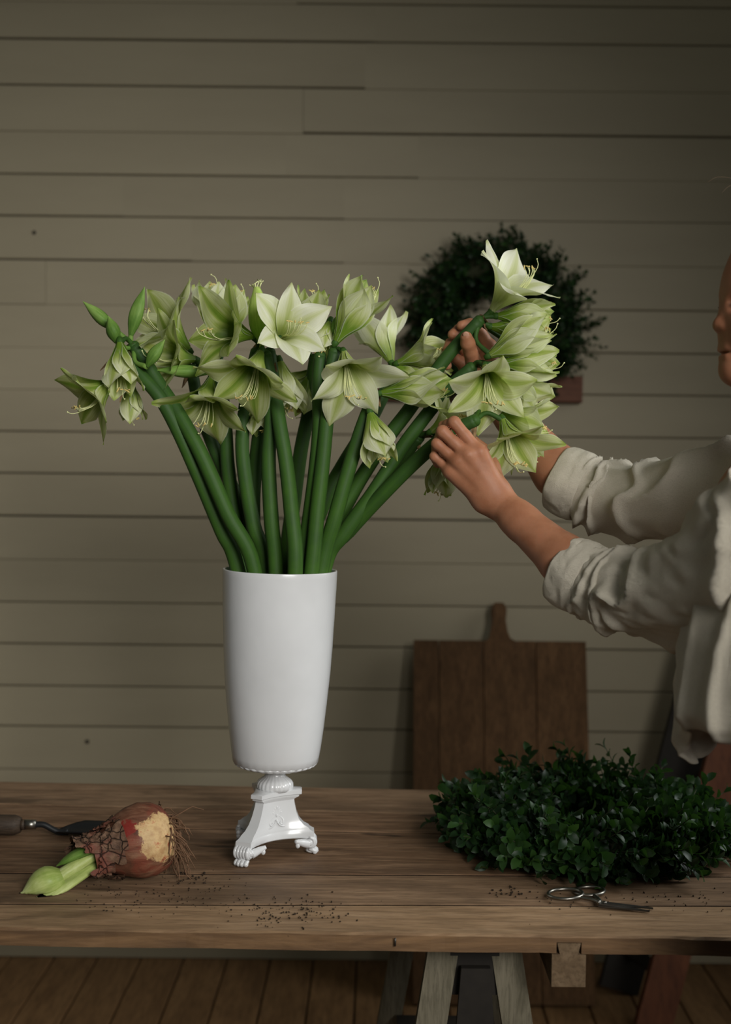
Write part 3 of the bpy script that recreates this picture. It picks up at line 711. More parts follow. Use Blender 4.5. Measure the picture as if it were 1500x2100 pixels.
# ------------------------------------------------------------------ amaryllis flowers
PRE = {'wide': (13, 30, 74), 'trumpet': (14, 22, 50), 'half': (18, 12, 16), 'closed': (19, 7, -6)}
frng = random.Random(5); FS = {'wide': 1.25, 'trumpet': 1.13, 'half': 1.05, 'closed': 1.02}
def petal(R, B, phi, L, th, Wf, white, parent, org, outer, jit):
    nu, nv = 8, 16; r = 0.0035 + (0.0012 if outer else 0); z = 0.0; v = []; uv = []; f = []; ds = L / nv
    th = [x + frng.gauss(0, jit) for x in th]; L_ = L; ph2 = frng.uniform(0, 6.28); tw = frng.gauss(0, 0.16); ruf = frng.uniform(0.4, 1.1)
    side = frng.gauss(0, 0.07)
    W = L * Wf * frng.uniform(0.93, 1.07)
    prof = [0.20, 0.36, 0.58, 0.80, 0.95, 1.0, 0.96, 0.84, 0.62, 0.32, 0.004]
    for i in range(nv + 1):
        t = i / nv
        thd = th[0] + (th[1] - th[0]) * sm(0, 0.45, t) + (th[2] - th[1]) * sm(0.3, 1.0, t)
        thr = math.radians(thd); rad = math.cos(thr); ax = math.sin(thr)
        if i: r += math.sin(thr) * ds; z += math.cos(thr) * ds
        w_ = W * lerpl(prof, t); rho = max(r * 1.12 + 0.003, w_ * 0.36) * (1 + 2.2 * t * t)
        e_r = Vector((math.cos(phi), math.sin(phi), 0)); e_t = Vector((-math.sin(phi), math.cos(phi), 0)); ez = Vector((0, 0, 1))
        n_out = e_r * rad - ez * ax
        c = e_r * r + ez * z + e_t * (side * L * t * t)
        for k in range(nu + 1):
            u = 2 * k / nu - 1; psi = u * w_ / 2 / rho
            p = c + e_t * (rho * math.sin(psi)) - n_out * (rho * (1 - math.cos(psi)))
            p += n_out * (0.0012 * math.exp(-(u / 0.16) ** 2) * (1 - t))
            p += n_out * (u * u * L * 0.055 * sm(0.45, 0.85, t) * (1 - t ** 6)) + n_out * (ruf * 0.0028 * math.sin(9 * t + ph2 + 2.2 * u) * abs(u) ** 2 * sm(0.3, 0.6, t) * (L / 0.08))
            p += n_out * (u * tw * w_ * 0.35 * t) 
            v.append(B + R @ p); uv.append((k / nu, t))
    n = nu + 1
    for i in range(nv):
        for k in range(nu): f.append((i * n + k, i * n + k + 1, (i + 1) * n + k + 1, (i + 1) * n + k))
    o = mesh_obj('petal', v, f, M['petal'], parent, True, uv, org); o.color = (min(1, max(0, white + frng.gauss(0, 0.08))), 0, 0, 1)
    return o
def stamens(R, B, L, th, parent, org, out=1.0):
    m = MB(); e = frng.uniform(0, 6.28); ca, sa = math.cos(e), math.sin(e)
    # the filaments lie together on the lower side and curve up at the ends
    low = R.inverted() @ Vector((0, 0, -1)); low.z = 0
    low = low.normalized() if low.length > 0.15 else Vector((1, 0, 0))
    sd = Vector((-low.y, low.x, 0)); Zl = Vector((0, 0, 1))
    for k in range(7):
        u = (k - 3) / 3.0; ln = L * (0.80 + 0.05 * frng.random()) * out if k != 3 else L * 0.98 * out
        sp = 0.10 * u * L * frng.uniform(0.5, 1.3)
        pts = [low * 0.002, low * (0.05 * L) + Zl * (0.3 * ln) + sd * sp * 0.3, low * (0.13 * L) + Zl * (0.65 * ln) + sd * sp * 0.8, low * (0.09 * L + 0.03 * L * frng.random()) + Zl * (0.92 * ln) + sd * sp * 1.2, low * (0.03 * L) + Zl * ln + sd * sp * 1.35]
        pts = [B + R @ q for q in catmull(pts, 3)]
        m.tube(pts, [0.00075, 0.0007, 0.00055], 5, 0)
        if k != 3:
            tip = pts[-1]; d = R @ Vector((frng.gauss(0, 1), frng.gauss(0, 1), frng.gauss(0, 0.6))); d.normalize()
            m.tube([tip - d * 0.0038, tip - d * 0.002, tip + d * 0.002, tip + d * 0.0038], [0.0005, 0.0011, 0.0011, 0.0004], 5, 1)
        else: m.ball(pts[-1], 0.0013, None, 6, 4, 0)
    m.build('stamens', None, parent, True, org, [M['filament'], M['anther']])
def pedicel_path(H, B, A, L):
    d = (B - H).length; return catmull([H, H.lerp(B, 0.5) + Vector((0, 0, 0.06 * d)) - A * 0.25 * d, B], 5)
def flower(root, head, kind, base, dirv, Lpx, white, roll=None, stam=True):
    B = P(*base); L = Lpx * FS[kind] * base[2] / F; A = Vector((dirv[0], -dirv[2], dirv[1])).normalized()
    R = axis_rot(A, roll if roll is not None else frng.uniform(0, 1.0)); th = PRE[kind]; org = root.location
    m = MB(); pp = pedicel_path(head, B, A, L); n = len(pp)
    m.tube(pp, [0.0042, 0.0036, 0.0036, 0.0045], 9); m.tube([B - A * 0.010, B - A * 0.003, B + A * 0.002, B + A * 0.005], [0.0038, 0.0058, 0.0050, 0.0030], 10, cap=True)
    fl = m.build('flower', M['stem'], root, True, org)
    jit = 5 if kind in ('wide', 'trumpet') else 3
    for i in range(6):
        outer = i % 2 == 0
        petal(R, B, i * math.pi / 3, L * (1.0 if outer else 0.95), th, (0.54 if outer else 0.46) * (1.18 if kind in ('half', 'closed') else 1.0), white, fl, org, outer, jit)
    if stam: stamens(R, B, L, th, fl, org, 0.92 if kind in ('wide', 'trumpet') else 1.08)
    return fl
def bud(root, head, base, tip, wpx, mat='bud', stam=False):
    B, T_ = P(*base), P(*tip); L = (T_ - B).length; A = (T_ - B).normalized(); r = wpx * base[2] / F / 2; R = axis_rot(A); org = root.location
    m = MB(); pp = pedicel_path(head, B, A, L); m.tube(pp, [0.0040, 0.0034, min(0.0045, r * 0.6)], 9)
    prof = [0.32, 0.55, 0.8, 0.96, 1.0, 0.93, 0.78, 0.55, 0.28, 0.04] if not stam else [0.35, 0.7, 0.92, 1.0, 1.0, 0.95, 0.85, 0.66, 0.45, 0.25]
    v = []; f = []; uv = []; nv, nu = 18, 18; bend = frng.uniform(-0.06, 0.06)
    for i in range(nv + 1):
        t = i / nv; rr = r * lerpl(prof, t)
        for k in range(nu):
            a = 2 * math.pi * k / nu; w_ = rr * (1 + 0.07 * math.cos(3 * a + 1.2 * t) + 0.025 * math.cos(6 * a))
            v.append(B + R @ Vector((w_ * math.cos(a) + bend * L * math.sin(t * 3), w_ * math.sin(a), L * t))); uv.append((k / nu, t))
    for i in range(nv):
        for k in range(nu): f.append((i * nu + k, i * nu + (k + 1) % nu, (i + 1) * nu + (k + 1) % nu, (i + 1) * nu + k))
    m.add(v, f, 0, uv); b = m.build('bud', M[mat], root, True, org)
    if stam:
        m = MB()
        for k in range(6):
            a = k * 1.1; q0 = Vector((0.003 * math.cos(a), 0.003 * math.sin(a), L * 0.93)); q1 = q0 + Vector((0.008 * math.cos(a * 1.7), 0.008 * math.sin(a * 1.7), 0.011 + 0.004 * math.sin(k * 2.1)))
            m.tube([B + R @ q0, B + R @ q1], [0.0008, 0.001], 5, 0)
            d = Vector((math.cos(k * 2.3), math.sin(k * 2.3), 0.5)) * 0.005; m.tube([B + R @ (q1 - d), B + R @ (q1 + d)], [0.0009, 0.0012, 0.0009], 5, 0)
        m.build('stamens', M['filament'], b, True, org)
    return b
def spathe(root, head, dirv, Lm, wm=0.006, curl=0.5):
    A = Vector((dirv[0], -dirv[2], dirv[1])).normalized(); sd = A.cross(Vector((0, 1, 0.2))).normalized(); up = sd.cross(A); v = []; f = []; uv = []
    nv = 10
    for i in range(nv + 1):
        t = i / nv; c = head + A * (Lm * t) + up * (Lm * 0.22 * math.sin(t * 3.5 + curl * 3)) + Vector((0, 0, -0.35 * Lm * t * t))
        w_ = wm * (1 - t) ** 0.7 + 0.0006
        for k in range(5):
            u = k / 2 - 1; v.append(c + sd * (u * w_) + up * (w_ * 0.7 * u * u + 0.0012 * math.sin(9 * t + u * 4))); uv.append((k / 4, t))
    for i in range(nv):
        for k in range(4): f.append((i * 5 + k, i * 5 + k + 1, (i + 1) * 5 + k + 1, (i + 1) * 5 + k))
    mesh_obj('spathe', v, f, M['dry'], root, True, uv, root.location)
def amaryllis(label, inner, path, flowers, buds=(), spathes=(), r=0.0114):
    rim = P(*path[0]); inn = P(*inner)
    root = thing('amaryllis', label, 'flower', inn, 'cut amaryllis stems in the white vase')
    pts = catmull([inn] + [P(*q) for q in path], 6); m = MB()
    m.tube(pts, [r * 0.95, r * 1.05, r * 1.05, r, r * 0.96, r * 0.9, r * 0.84], 18)
    head = pts[-1]; dd = (pts[-1] - pts[-3]).normalized(); m.ball(head, (r * 0.86, r * 0.86, r * 0.7), axis_rot(dd))
    m.build('stem', M['stem'], root, True, inn)
    for fl in flowers: flower(root, head, *fl)
    for b in buds: bud(root, head, *b)
    for s in spathes: spathe(root, head, *s)
    return root

amaryllis('amaryllis whose wide flower droops over the bulb side, lowest of the bouquet', (545, 1440, 2.0),
    [(487, 1165, 1.985), (455, 1088, 1.972), (406, 972, 1.962), (366, 884, 1.957), (330, 818, 1.953), (296, 778, 1.955), (268, 752, 1.96)],
    [('wide', (236, 782, 1.945), (-.72, -.52, .45), 106, .22, 0.5), ('half', (268, 786, 1.985), (.05, -1, -.25), 78, .3)], (), [((-.3, -.9, .2), 0.045, 0.004)])
amaryllis('amaryllis with three slim green buds and one drooping half-closed flower', (540, 1400, 1.965),
    [(521, 1165, 1.952), (468, 1055, 1.945), (412, 930, 1.945), (366, 848, 1.957), (328, 790, 1.972), (300, 745, 1.975), (274, 710, 1.975)],
    [('half', (246, 704, 1.945), (.17, -1, .4), 112, .38, 0.3)],
    [((240, 703, 1.955), (222, 648, 1.95), 29), ((234, 676, 1.975), (170, 618, 1.97), 27), ((268, 690, 1.985), (297, 588, 1.985), 29), ((302, 752, 1.94), (339, 696, 1.935), 26)],
    [((-.9, -.35, .2), 0.055, 0.005), ((.1, .8, .6), 0.012, 0.007)])
amaryllis('amaryllis with two broad pale flowers opening behind the slim green buds', (560, 1430, 2.05),
    [(549, 1165, 2.04), (512, 1080, 2.05), (470, 985, 2.06), (432, 900, 2.065), (408, 830, 2.06), (394, 762, 2.055)],
    [('wide', (386, 716, 2.05), (-.62, .62, .45), 128, .42, 0.2), ('wide', (398, 736, 2.02), (-.72, .1, .62), 108, .4, 0.75), ('half', (386, 752, 2.03), (-1, .1, .1), 70, .6)],
    [((428, 764, 1.985), (320, 759, 1.97), 27)], [((-.5, -.6, .5), 0.03, 0.005)])
amaryllis('amaryllis with a bell flower hanging beneath a slim horizontal bud', (530, 1420, 2.04),
    [(503, 1165, 2.045), (482, 1060, 2.045), (468, 960, 2.04), (463, 880, 2.035), (456, 810, 2.03), (444, 758, 2.02)],
    [('wide', (433, 776, 1.985), (-.14, -.86, .5), 116, .33, 0.5), ('half', (440, 690, 2.06), (-.08, 1, .08), 112, .72), ('half', (468, 690, 2.075), (.2, 1, -.1), 100, .3)], ())
amaryllis('amaryllis with a shaded broad flower beside the plump bud crowned by stamens', (550, 1450, 2.0),
    [(545, 1165, 2.01), (521, 1080, 2.005), (503, 980, 2.0), (497, 900, 2.0), (508, 800, 2.0), (526, 722, 1.99)],
    [('wide', (516, 690, 1.965), (-.74, .08, .64), 118, .25, 0.15)], [((540, 700, 1.965), (527, 588, 1.955), 46, 'pod', True)], [((.3, .7, .3), 0.03, 0.008)])
amaryllis('amaryllis with a slim pale flower nodding behind the large pale bells', (575, 1440, 2.03),
    [(528, 1165, 2.03), (519, 1050, 2.028), (524, 960, 2.025), (533, 880, 2.02), (546, 800, 2.012), (560, 735, 2.01)],
    [('half', (574, 742, 2.0), (.25, -.95, .15), 108, .72), ('half', (540, 800, 2.0), (0, -1, .1), 92, .3)], ())
amaryllis('amaryllis with a large pale bell facing down over the middle stems', (572, 1420, 1.975),
    [(566, 1165, 1.975), (557, 1070, 1.97), (551, 945, 1.97), (556, 870, 1.968), (556, 790, 1.968), (545, 728, 1.965)],
    [('wide', (535, 722, 1.945), (-.24, -.78, .58), 126, .38, 0.35)], ())
amaryllis('amaryllis with the whitest wide open flower, facing the room', (590, 1400, 1.95),
    [(606, 1165, 1.932), (598, 1050, 1.937), (587, 950, 1.942), (573, 865, 1.952), (562, 790, 1.975), (553, 722, 1.985)],
    [('wide', (574, 694, 1.95), (.40, .28, .88), 106, 1.0, 0.45)], [], [((.4, -.6, .3), 0.03, 0.004)])
amaryllis('amaryllis with dim green flowers hidden behind the twin upright stems', (600, 1440, 2.05),
    [(588, 1165, 2.06), (604, 1020, 2.06), (618, 920, 2.06), (632, 850, 2.06), (640, 780, 2.06), (646, 735, 2.055)],
    [('half', (625, 690, 2.045), (.2, 1, .15), 98, .25), ('trumpet', (636, 770, 2.06), (-.3, -.9, .1), 90, .1), ('half', (655, 760, 2.09), (-.8, -.5, -.1), 95, .1)], ())
amaryllis('amaryllis with one small crumpled flower behind the whitest bloom', (600, 1410, 1.98),
    [(620, 1165, 1.975), (633, 1080, 1.972), (648, 960, 1.968), (655, 870, 1.968), (653, 790, 1.97), (657, 730, 1.972)],
    [('half', (676, 662, 1.985), (-.25, -.85, .4), 72, .6)], (), [((.3, -.9, .3), 0.035, 0.004)])
amaryllis('amaryllis with an upright flower cup above and a pale star flower hanging below', (610, 1400, 1.955),
    [(640, 1165, 1.95), (651, 1050, 1.952), (664, 930, 1.956), (672, 840, 1.958), (677, 775, 1.96), (686, 722, 1.96)],
    [('half', (690, 700, 1.955), (.52, .85, .1), 138, .28, 0.5), ('wide', (706, 724, 1.94), (.22, -.74, .62), 126, .8, 0.3)],
    [((684, 694, 1.975), (712, 630, 1.975), 30)], [((-.1, -.9, .3), 0.045, 0.003), ((.1, -1, .5), 0.03, 0.003)])
amaryllis('amaryllis with a drooping bright green flower and a long side-facing trumpet', (620, 1420, 1.96),
    [(660, 1165, 1.965), (688, 1060, 1.955), (713, 970, 1.955), (740, 885, 1.96), (758, 835, 1.968), (768, 808, 1.972)],
    [('half', (760, 848, 1.945), (.3, -.95, .3), 106, .5, 0.3), ('half', (784, 806, 1.95), (1, .08, .2), 138, .22, 0.4)], (), [((.4, -.5, .3), 0.02, 0.006)])
amaryllis('amaryllis with two grey-green flowers turned away toward the hanging wreath', (615, 1450, 2.05),
    [(625, 1165, 2.055), (665, 1030, 2.05), (703, 955, 2.058), (760, 862, 2.07), (796, 790, 2.075), (808, 760, 2.075)],
    [('trumpet', (802, 742, 2.06), (-.32, .8, -.45), 108, .6, 0.5), ('trumpet', (818, 744, 2.045), (.9, .32, .3), 106, .45, 0.3), ('half', (812, 752, 2.05), (.9, -.35, .1), 60, .0)], ())
amaryllis('amaryllis held by the upper hand, tallest of the bouquet', (625, 1430, 2.03),
    [(640, 1165, 2.02), (686, 1080, 2.025), (735, 990, 2.02), (790, 905, 2.01), (838, 842, 2.005), (890, 768, 2.0), (930, 716, 1.995), (984, 658, 1.985)],
    [('wide', (1010, 636, 1.985), (.58, .72, .38), 122, .95, 0.62), ('half', (1022, 648, 1.985), (1, -.02, .15), 112, .35, 0.2), ('closed', (1010, 670, 1.99), (.97, -.12, .2), 108, .3, 0.1),
     ('closed', (1006, 728, 1.962), (.88, .44, .25), 138, .55, 0.3), ('trumpet', (1046, 704, 2.02), (.92, -.28, .05), 84, .6)], (), [((.8, .3, .6), 0.018, 0.008), ((.6, -.5, .5), 0.02, 0.003)])
amaryllis('amaryllis with a broad pale flower hanging between the two hands', (635, 1410, 1.985),
    [(666, 1165, 1.995), (706, 1094, 1.985), (765, 1012, 1.98), (820, 926, 1.978), (862, 868, 1.976), (920, 797, 1.974), (968, 754, 1.968)],
    [('wide', (996, 752, 1.935), (.1, -.66, .75), 118, .62, 0.5), ('closed', (1024, 746, 1.965), (1, .04, .2), 122, .35, 0.3), ('trumpet', (1048, 772, 1.99), (.72, -.66, .15), 98, .5)], (), [((.6, .5, .5), 0.03, 0.004), ((.7, .2, .6), 0.03, 0.004)])
amaryllis('amaryllis gripped by the lower hand, flowers hanging over the forearm', (640, 1440, 2.0),
    [(658, 1165, 2.035), (716, 1088, 2.0), (812, 986, 1.955), (880, 922, 1.93), (930, 884, 1.915), (975, 862, 1.905)],
    [('wide', (1032, 862, 1.915), (.28, -.78, .56), 116, .55, 0.4), ('trumpet', (1030, 846, 1.945), (.88, -.28, .2), 106, .42), ('trumpet', (1042, 866, 1.965), (.62, -.75, -.05), 100, .5)], (), [((-.1, -.9, .3), 0.03, 0.005)])
amaryllis('amaryllis with a short pale flower resting against the lower hand', (640, 1450, 2.02),
    [(640, 1165, 2.055), (704, 1096, 2.05), (786, 992, 2.035), (836, 926, 2.015), (860, 896, 2.0)],
    [('wide', (886, 884, 1.972), (.75, .42, .4), 78, .55), ('half', (912, 926, 1.965), (-.12, -1, .05), 92, .3)], (), [((.8, .3, .3), 0.03, 0.007), ((.0, -1, .2), 0.03, 0.003)])
# ------------------------------------------------------------------ bulb lying on the table
def mk_bulb():
    t = NT('bulb_skin'); v = t.coord(); sp = t.n('ShaderNodeSeparateXYZ'); t.l(v, sp.inputs[0])
    st = t.noise(t.coord('Object', (0.25, 1, 1)), 60, 5, 0.6, 0.8); bl = t.noise(v, 26, 5, 0.6, 0.6)
    c = t.ramp(st, [(0.3, (0.06, 0.024, 0.014)), (0.5, (0.15, 0.060, 0.033)), (0.7, (0.28, 0.145, 0.085))])
    red = t.ramp(bl, [(0.50, 0.0), (0.60, 1.0)]); c = t.mix(t.math('MULTIPLY', red, 0.38), c, (0.26, 0.045, 0.026))
    def patch(p, r0, r1):
        d = t.n('ShaderNodeVectorMath', operation='DISTANCE'); t.l(v, d.inputs[0]); d.inputs[1].default_value = p
        dd = t.math('ADD', d.outputs['Value'], t.math('MULTIPLY', t.math('SUBTRACT', t.noise(v, 55, 5, 0.65), 0.5), 0.06))
        return t.ramp(dd, [(r0, 1.0), (r1, 0.0)])
    pa = patch(BP1, 0.036, 0.039); pb = patch(BP2, 0.016, 0.019)
    yel = t.ramp(t.noise(v, 70, 4), [(0.3, (0.40, 0.23, 0.10)), (0.55, (0.58, 0.40, 0.19)), (0.68, (0.40, 0.10, 0.045))])
    c = t.mix(pb, c, (0.21, 0.024, 0.016)); c = t.mix(pa, c, yel)
    t.col(c); t.bump(t.math('ADD', st, bl), 0.6, 0.003); return t.set(0.55, 0.35)
bc = Vector(P(284, 1738, 1.865)); bc.z = TZ + 0.0545
tip_w = P(62, 1838, 1.80)
ax = (Vector((tip_w.x, tip_w.y, TZ + 0.022)) - bc).normalized()
bulb = thing('amaryllis_bulb', 'shaggy red-brown amaryllis bulb with pale green shoots lying on the table', 'bulb', (bc.x, bc.y, TZ))
ex = ax; ey = Vector((0, 0, 1)).cross(ex).normalized(); ez = ex.cross(ey)
RB = Matrix((ex, ey, ez)).transposed(); bl0 = bc - Vector(bulb.location)
def bl_(x, y, z): return bl0 + RB @ Vector((x, y, z))
cv = (CAM - bc).normalized(); rtv = (cv + Vector((0.62, 0, 0.12))).normalized()
BP1 = tuple(bl0 + rtv * 0.052 + ex * -0.012); BP2 = tuple(bl0 + (cv + Vector((-0.25, 0, 0.35))).normalized() * 0.054 + ex * 0.008)
M['bulb'] = mk_bulb()
prof = [(-0.052, 0.012), (-0.050, 0.028), (-0.043, 0.041), (-0.030, 0.0505), (-0.012, 0.0548), (0.006, 0.0535), (0.022, 0.0475), (0.036, 0.0395), (0.048, 0.033), (0.058, 0.029), (0.070, 0.0265)]
v = []; f = []; seg = 56
fp = []
for a, b in zip(prof[:-1], prof[1:]):
    for k in range(3): fp.append((a[0] + (b[0] - a[0]) * k / 3, a[1] + (b[1] - a[1]) * k / 3))
fp.append(prof[-1])
for x, r in fp:
    for k in range(seg):
        a = 2 * math.pi * k / seg; q = Vector((math.cos(a), math.sin(a), x * 14))
        rr = r * (1 + 0.035 * noise.noise(q * 1.4) + 0.018 * noise.noise(q * Vector((6, 6, 0)).length * 0.9))
        v.append(bl_(x, rr * math.cos(a), rr * math.sin(a)))
for i in range(len(fp) - 1):
    for k in range(seg): f.append((i * seg + k, i * seg + (k + 1) % seg, (i + 1) * seg + (k + 1) % seg, (i + 1) * seg + k))
f.append(tuple(range(seg))); mesh_obj('bulb_body', v, f, M['bulb'], bulb)
# papery scale collar
brng = random.Random(9)
for layer in range(40):
    a0 = brng.uniform(0, 6.28); wd = brng.uniform(0.28, 0.7); x0 = brng.uniform(0.022, 0.068); ln = brng.uniform(0.016, 0.036) ; v = []; f = []; nu, nv = 8, 8; lift = brng.uniform(0.001, 0.005)
    for i in range(nv + 1):
        t = i / nv; x = x0 + ln * t
        base = 0.0435 - 0.5 * (x - 0.030) if x < 0.06 else 0.0285
        base = lerpl([0.0485, 0.0425, 0.036, 0.0312, 0.0285, 0.0275, 0.029, 0.031], min(1, max(0, (x - 0.020) / 0.085)))
        for k in range(nu + 1):
            u = 2 * k / nu - 1; a = a0 + u * wd * (1 - 0.45 * t * t); cr = 0.0028 * noise.noise((x * 120, a * 5, layer * 3.3)) + 0.0016 * math.sin(a * 16 + x * 300)
            rr = base + lift + cr + 0.004 * t * t * brng.uniform(0.6, 1.2); xx = x + 0.006 * noise.noise((a * 4, layer, t * 3)) * t
            v.append(bl_(xx, rr * math.cos(a), rr * math.sin(a)))
    n = nu + 1
    for i in range(nv):
        for k in range(nu): f.append((i * n + k, i * n + k + 1, (i + 1) * n + k + 1, (i + 1) * n + k))
    o = mesh_obj('scale', v, f, M['dryscale'] if 'dryscale' in M else M['dry'], bulb)
    for vv in o.data.vertices:
        if vv.co.z < 0.0012: vv.co.z = 0.0012
# shoots
def shoot(nm, p0, p1, w0, w1, flat, mat, bulge):
    v = []; f = []; uv = []; A = (p1 - p0); L = A.length; A.normalize(); sd = A.cross(Vector((0, 0, 1))).normalized(); up = sd.cross(A); nv, nu = 16, 16
    for i in range(nv + 1):
        t = i / nv; w_ = lerpl(w1, t) * w0
        for k in range(nu):
            a = 2 * math.pi * k / nu; q = p0 + A * (L * t) + sd * (w_ * math.cos(a)) + up * (w_ * flat * math.sin(a)) + up * bulge * math.sin(t * 3.14)
            q.z = max(q.z, 0.0008); v.append(q); uv.append((k / nu, t))
    for i in range(nv):
        for k in range(nu): f.append((i * nu + k, i * nu + (k + 1) % nu, (i + 1) * nu + (k + 1) % nu, (i + 1) * nu + k))
    mesh_obj(nm, v, f, M[mat], bulb, True, uv)
og = Vector(bulb.location)
M['shoot'] = mk_green('shoot_green', (0.26, 0.345, 0.075), (0.42, 0.49, 0.16), (0.60, 0.645, 0.31), 0.4)
tipp = P(42, 1842, 1.80); bud_b = bl_(0.085, 0.002, 0.006)
shoot('bud_stalk', bl_(0.06, 0.0, 0.004), P(118, 1800, 1.815) - og, 0.012, [1, 1, 1, 1], 0.8, 'shoot', 0.0)
b0, b1 = P(128, 1796, 1.812) - og, P(38, 1841, 1.79) - og
shoot('flower_bud', b0, b1, 0.0245, [0.55, 0.86, 1.0, 1.0, 0.92, 0.74, 0.48, 0.22, 0.02], 0.85, 'shoot', 0.004)
shoot('leaf', bl_(0.06, 0.006, 0.014), P(116, 1776, 1.83) - og, 0.0175, [0.9, 1, 0.98, 0.85, 0.6, 0.1], 0.45, 'bud', 0.003)
shoot('leaf', bl_(0.06, -0.008, -0.012), P(76, 1856, 1.775) - og, 0.016, [0.9, 1, 1.0, 0.95, 0.75, 0.15], 0.45, 'shoot', 0.0)
# dry roots
m = MB()
for i in range(150):
    a = brng.uniform(0, 6.28); r0 = brng.uniform(0.008, 0.036); p = bl_(-0.048 + 0.012 * (r0 / 0.036) ** 2, r0 * math.cos(a), r0 * math.sin(a)); pts = [p]
    d = (RB @ Vector((-1, 0.9 * math.cos(a), 0.9 * math.sin(a)))).normalized(); L = brng.uniform(0.018, 0.07)
    for k in range(7):
        d = (d + Vector((brng.gauss(0, .42), brng.gauss(0, .42), brng.gauss(-.42, .5)))).normalized(); p = p + d * L / 7; p.z = max(p.z, 0.0012); pts.append(p.copy())
    m.tube(pts, [brng.uniform(0.0011, 0.0022), 0.0011, 0.0005], 5)
o = m.build('roots', M['root'] if 'root' in M else M['dry'], bulb); o['kind'] = 'stuff'

# ------------------------------------------------------------------ trowel
tr0 = G(-70, 1716, TZ + 0.016); tr = thing('trowel', 'hand trowel with dark wooden handle and black blade behind the bulb', 'trowel', (G(60, 1712, TZ).x, G(60, 1712, TZ).y, TZ))
o_ = Vector(tr.location); tz = 0.016
def T(px, dz, dy=0.0): g = G(px, 1713, TZ); return Vector((g.x - o_.x, g.y - o_.y + dy, dz))
v, f = lathe([(0.0, 0), (0.008, 0.001), (0.0145, 0.008), (0.0165, 0.03), (0.0155, 0.06), (0.0165, 0.085), (0.0165, 0.108), (0.0125, 0.118), (0.0, 0.119)], 24)
a0, a1 = T(-110, 0.0175), T(44, 0.0175); dz_ = (a1 - a0); R_ = axis_rot(dz_); k_ = dz_.length / 0.119
mesh_obj('handle', [a0 + R_ @ Vector((q.x, q.y, q.z * k_)) for q in v], f, M['handle'], tr)
m = MB(); m.tube([T(43, 0.0178), T(52, 0.0178)], 0.0085, 16); m.build('collar', M['handle'], tr)
m = MB(); m.tube([T(51, 0.018), T(74, 0.018)], [0.0085, 0.0078], 18); fo = m.build('ferrule', M['steel'], tr)
m = MB(); m.tube(catmull([T(72, 0.018), T(90, 0.0175), T(108, 0.010), T(122, 0.0055), T(140, 0.006)], 5), [0.0052, 0.005, 0.005, 0.006], 12); m.build('tang', M['blackiron'], tr)
v = []; f = []; nu, nv = 10, 12
for i in range(nv + 1):
    t = i / nv; px = 118 + 190 * t; hw = 0.033 * lerpl([0.25, 0.75, 1.0, 1.0, 0.97, 0.92, 0.82, 0.6, 0.12], t)
    for k in range(nu + 1):
        u = 2 * k / nu - 1; v.append(T(px, 0.002 + 0.011 * u * u * (hw / 0.033) + 0.003 * (1 - t), u * hw))
for i in range(nv):
    for k in range(nu): q = i * (nu + 1) + k; f.append((q, q + 1, q + nu + 2, q + nu + 1))
ob = mesh_obj('blade', v, f, M['blackiron'], tr); md = ob.modifiers.new('s', 'SOLIDIFY'); md.thickness = 0.0016; md.offset = 0

# ------------------------------------------------------------------ scissors
sz = TZ + 0.006; piv = G(1240, 1853, sz); sci = thing('scissors', 'old steel scissors with round finger rings in front of the boxwood wreath', 'scissors', (piv.x, piv.y, TZ))
o_ = Vector(sci.location)
def S(px, py, dz): g = G(px, py, TZ); return Vector((g.x - o_.x, g.y - o_.y, dz))
for j, (ring, tipq, z0) in enumerate((((1160, 1842), (1340, 1866), 0.0062), ((1209, 1832), (1333, 1872), 0.0034))):
    rc = S(*ring, z0); tp = S(*tipq, 0.0022); pv = Vector((0, 0, z0)); half = MB()
    d = (tp - pv).normalized(); sd = Vector((-d.y, d.x, 0)).normalized(); L = (tp - pv).length
    vs = []; ns = 8
    for i in range(ns + 1):
        t = -0.12 + 1.12 * i / ns; hw = 0.0058 * (1 - 0.80 * max(t, 0)) ; c = pv + (tp - pv) * t
        vs += [c + sd * hw + Vector((0, 0, 0.0011)), c - sd * hw + Vector((0, 0, 0.0011)), c - sd * hw - Vector((0, 0, 0.0011)), c + sd * hw - Vector((0, 0, 0.0011))]
    fs = [(i * 4 + k, i * 4 + (k + 1) % 4, i * 4 + 4 + (k + 1) % 4, i * 4 + 4 + k) for i in range(ns) for k in range(4)] + [(3, 2, 1, 0), (ns * 4, ns * 4 + 1, ns * 4 + 2, ns * 4 + 3)]
    half.add(vs, fs); hb = half.build('blade', M['darksteel'], sci, False)
    hm = MB(); rr = 0.0245 if j == 0 else 0.0215; dr = (pv - rc); dr.z = 0; dr.normalize()
    pts = [rc + Vector((rr * math.cos(a), rr * 0.86 * math.sin(a), 0.0015 * math.cos(a))) for a in np.linspace(0, 2 * math.pi, 40)]
    hm.tube(pts, 0.0027, 10, cap=False)
    hm.tube(catmull([rc + dr * rr * 0.93, (rc + dr * rr).lerp(pv, 0.5) + Vector((0, 0, 0.001)), pv - d * 0.006], 5), [0.0026, 0.0030, 0.0034], 10)
    hm.build('finger_ring', M['steel'], hb)
m = MB(); m.ball((0, 0, 0.0080), (0.0036, 0.0036, 0.0018)); m.build('pivot_screw', M['steel'], sci)

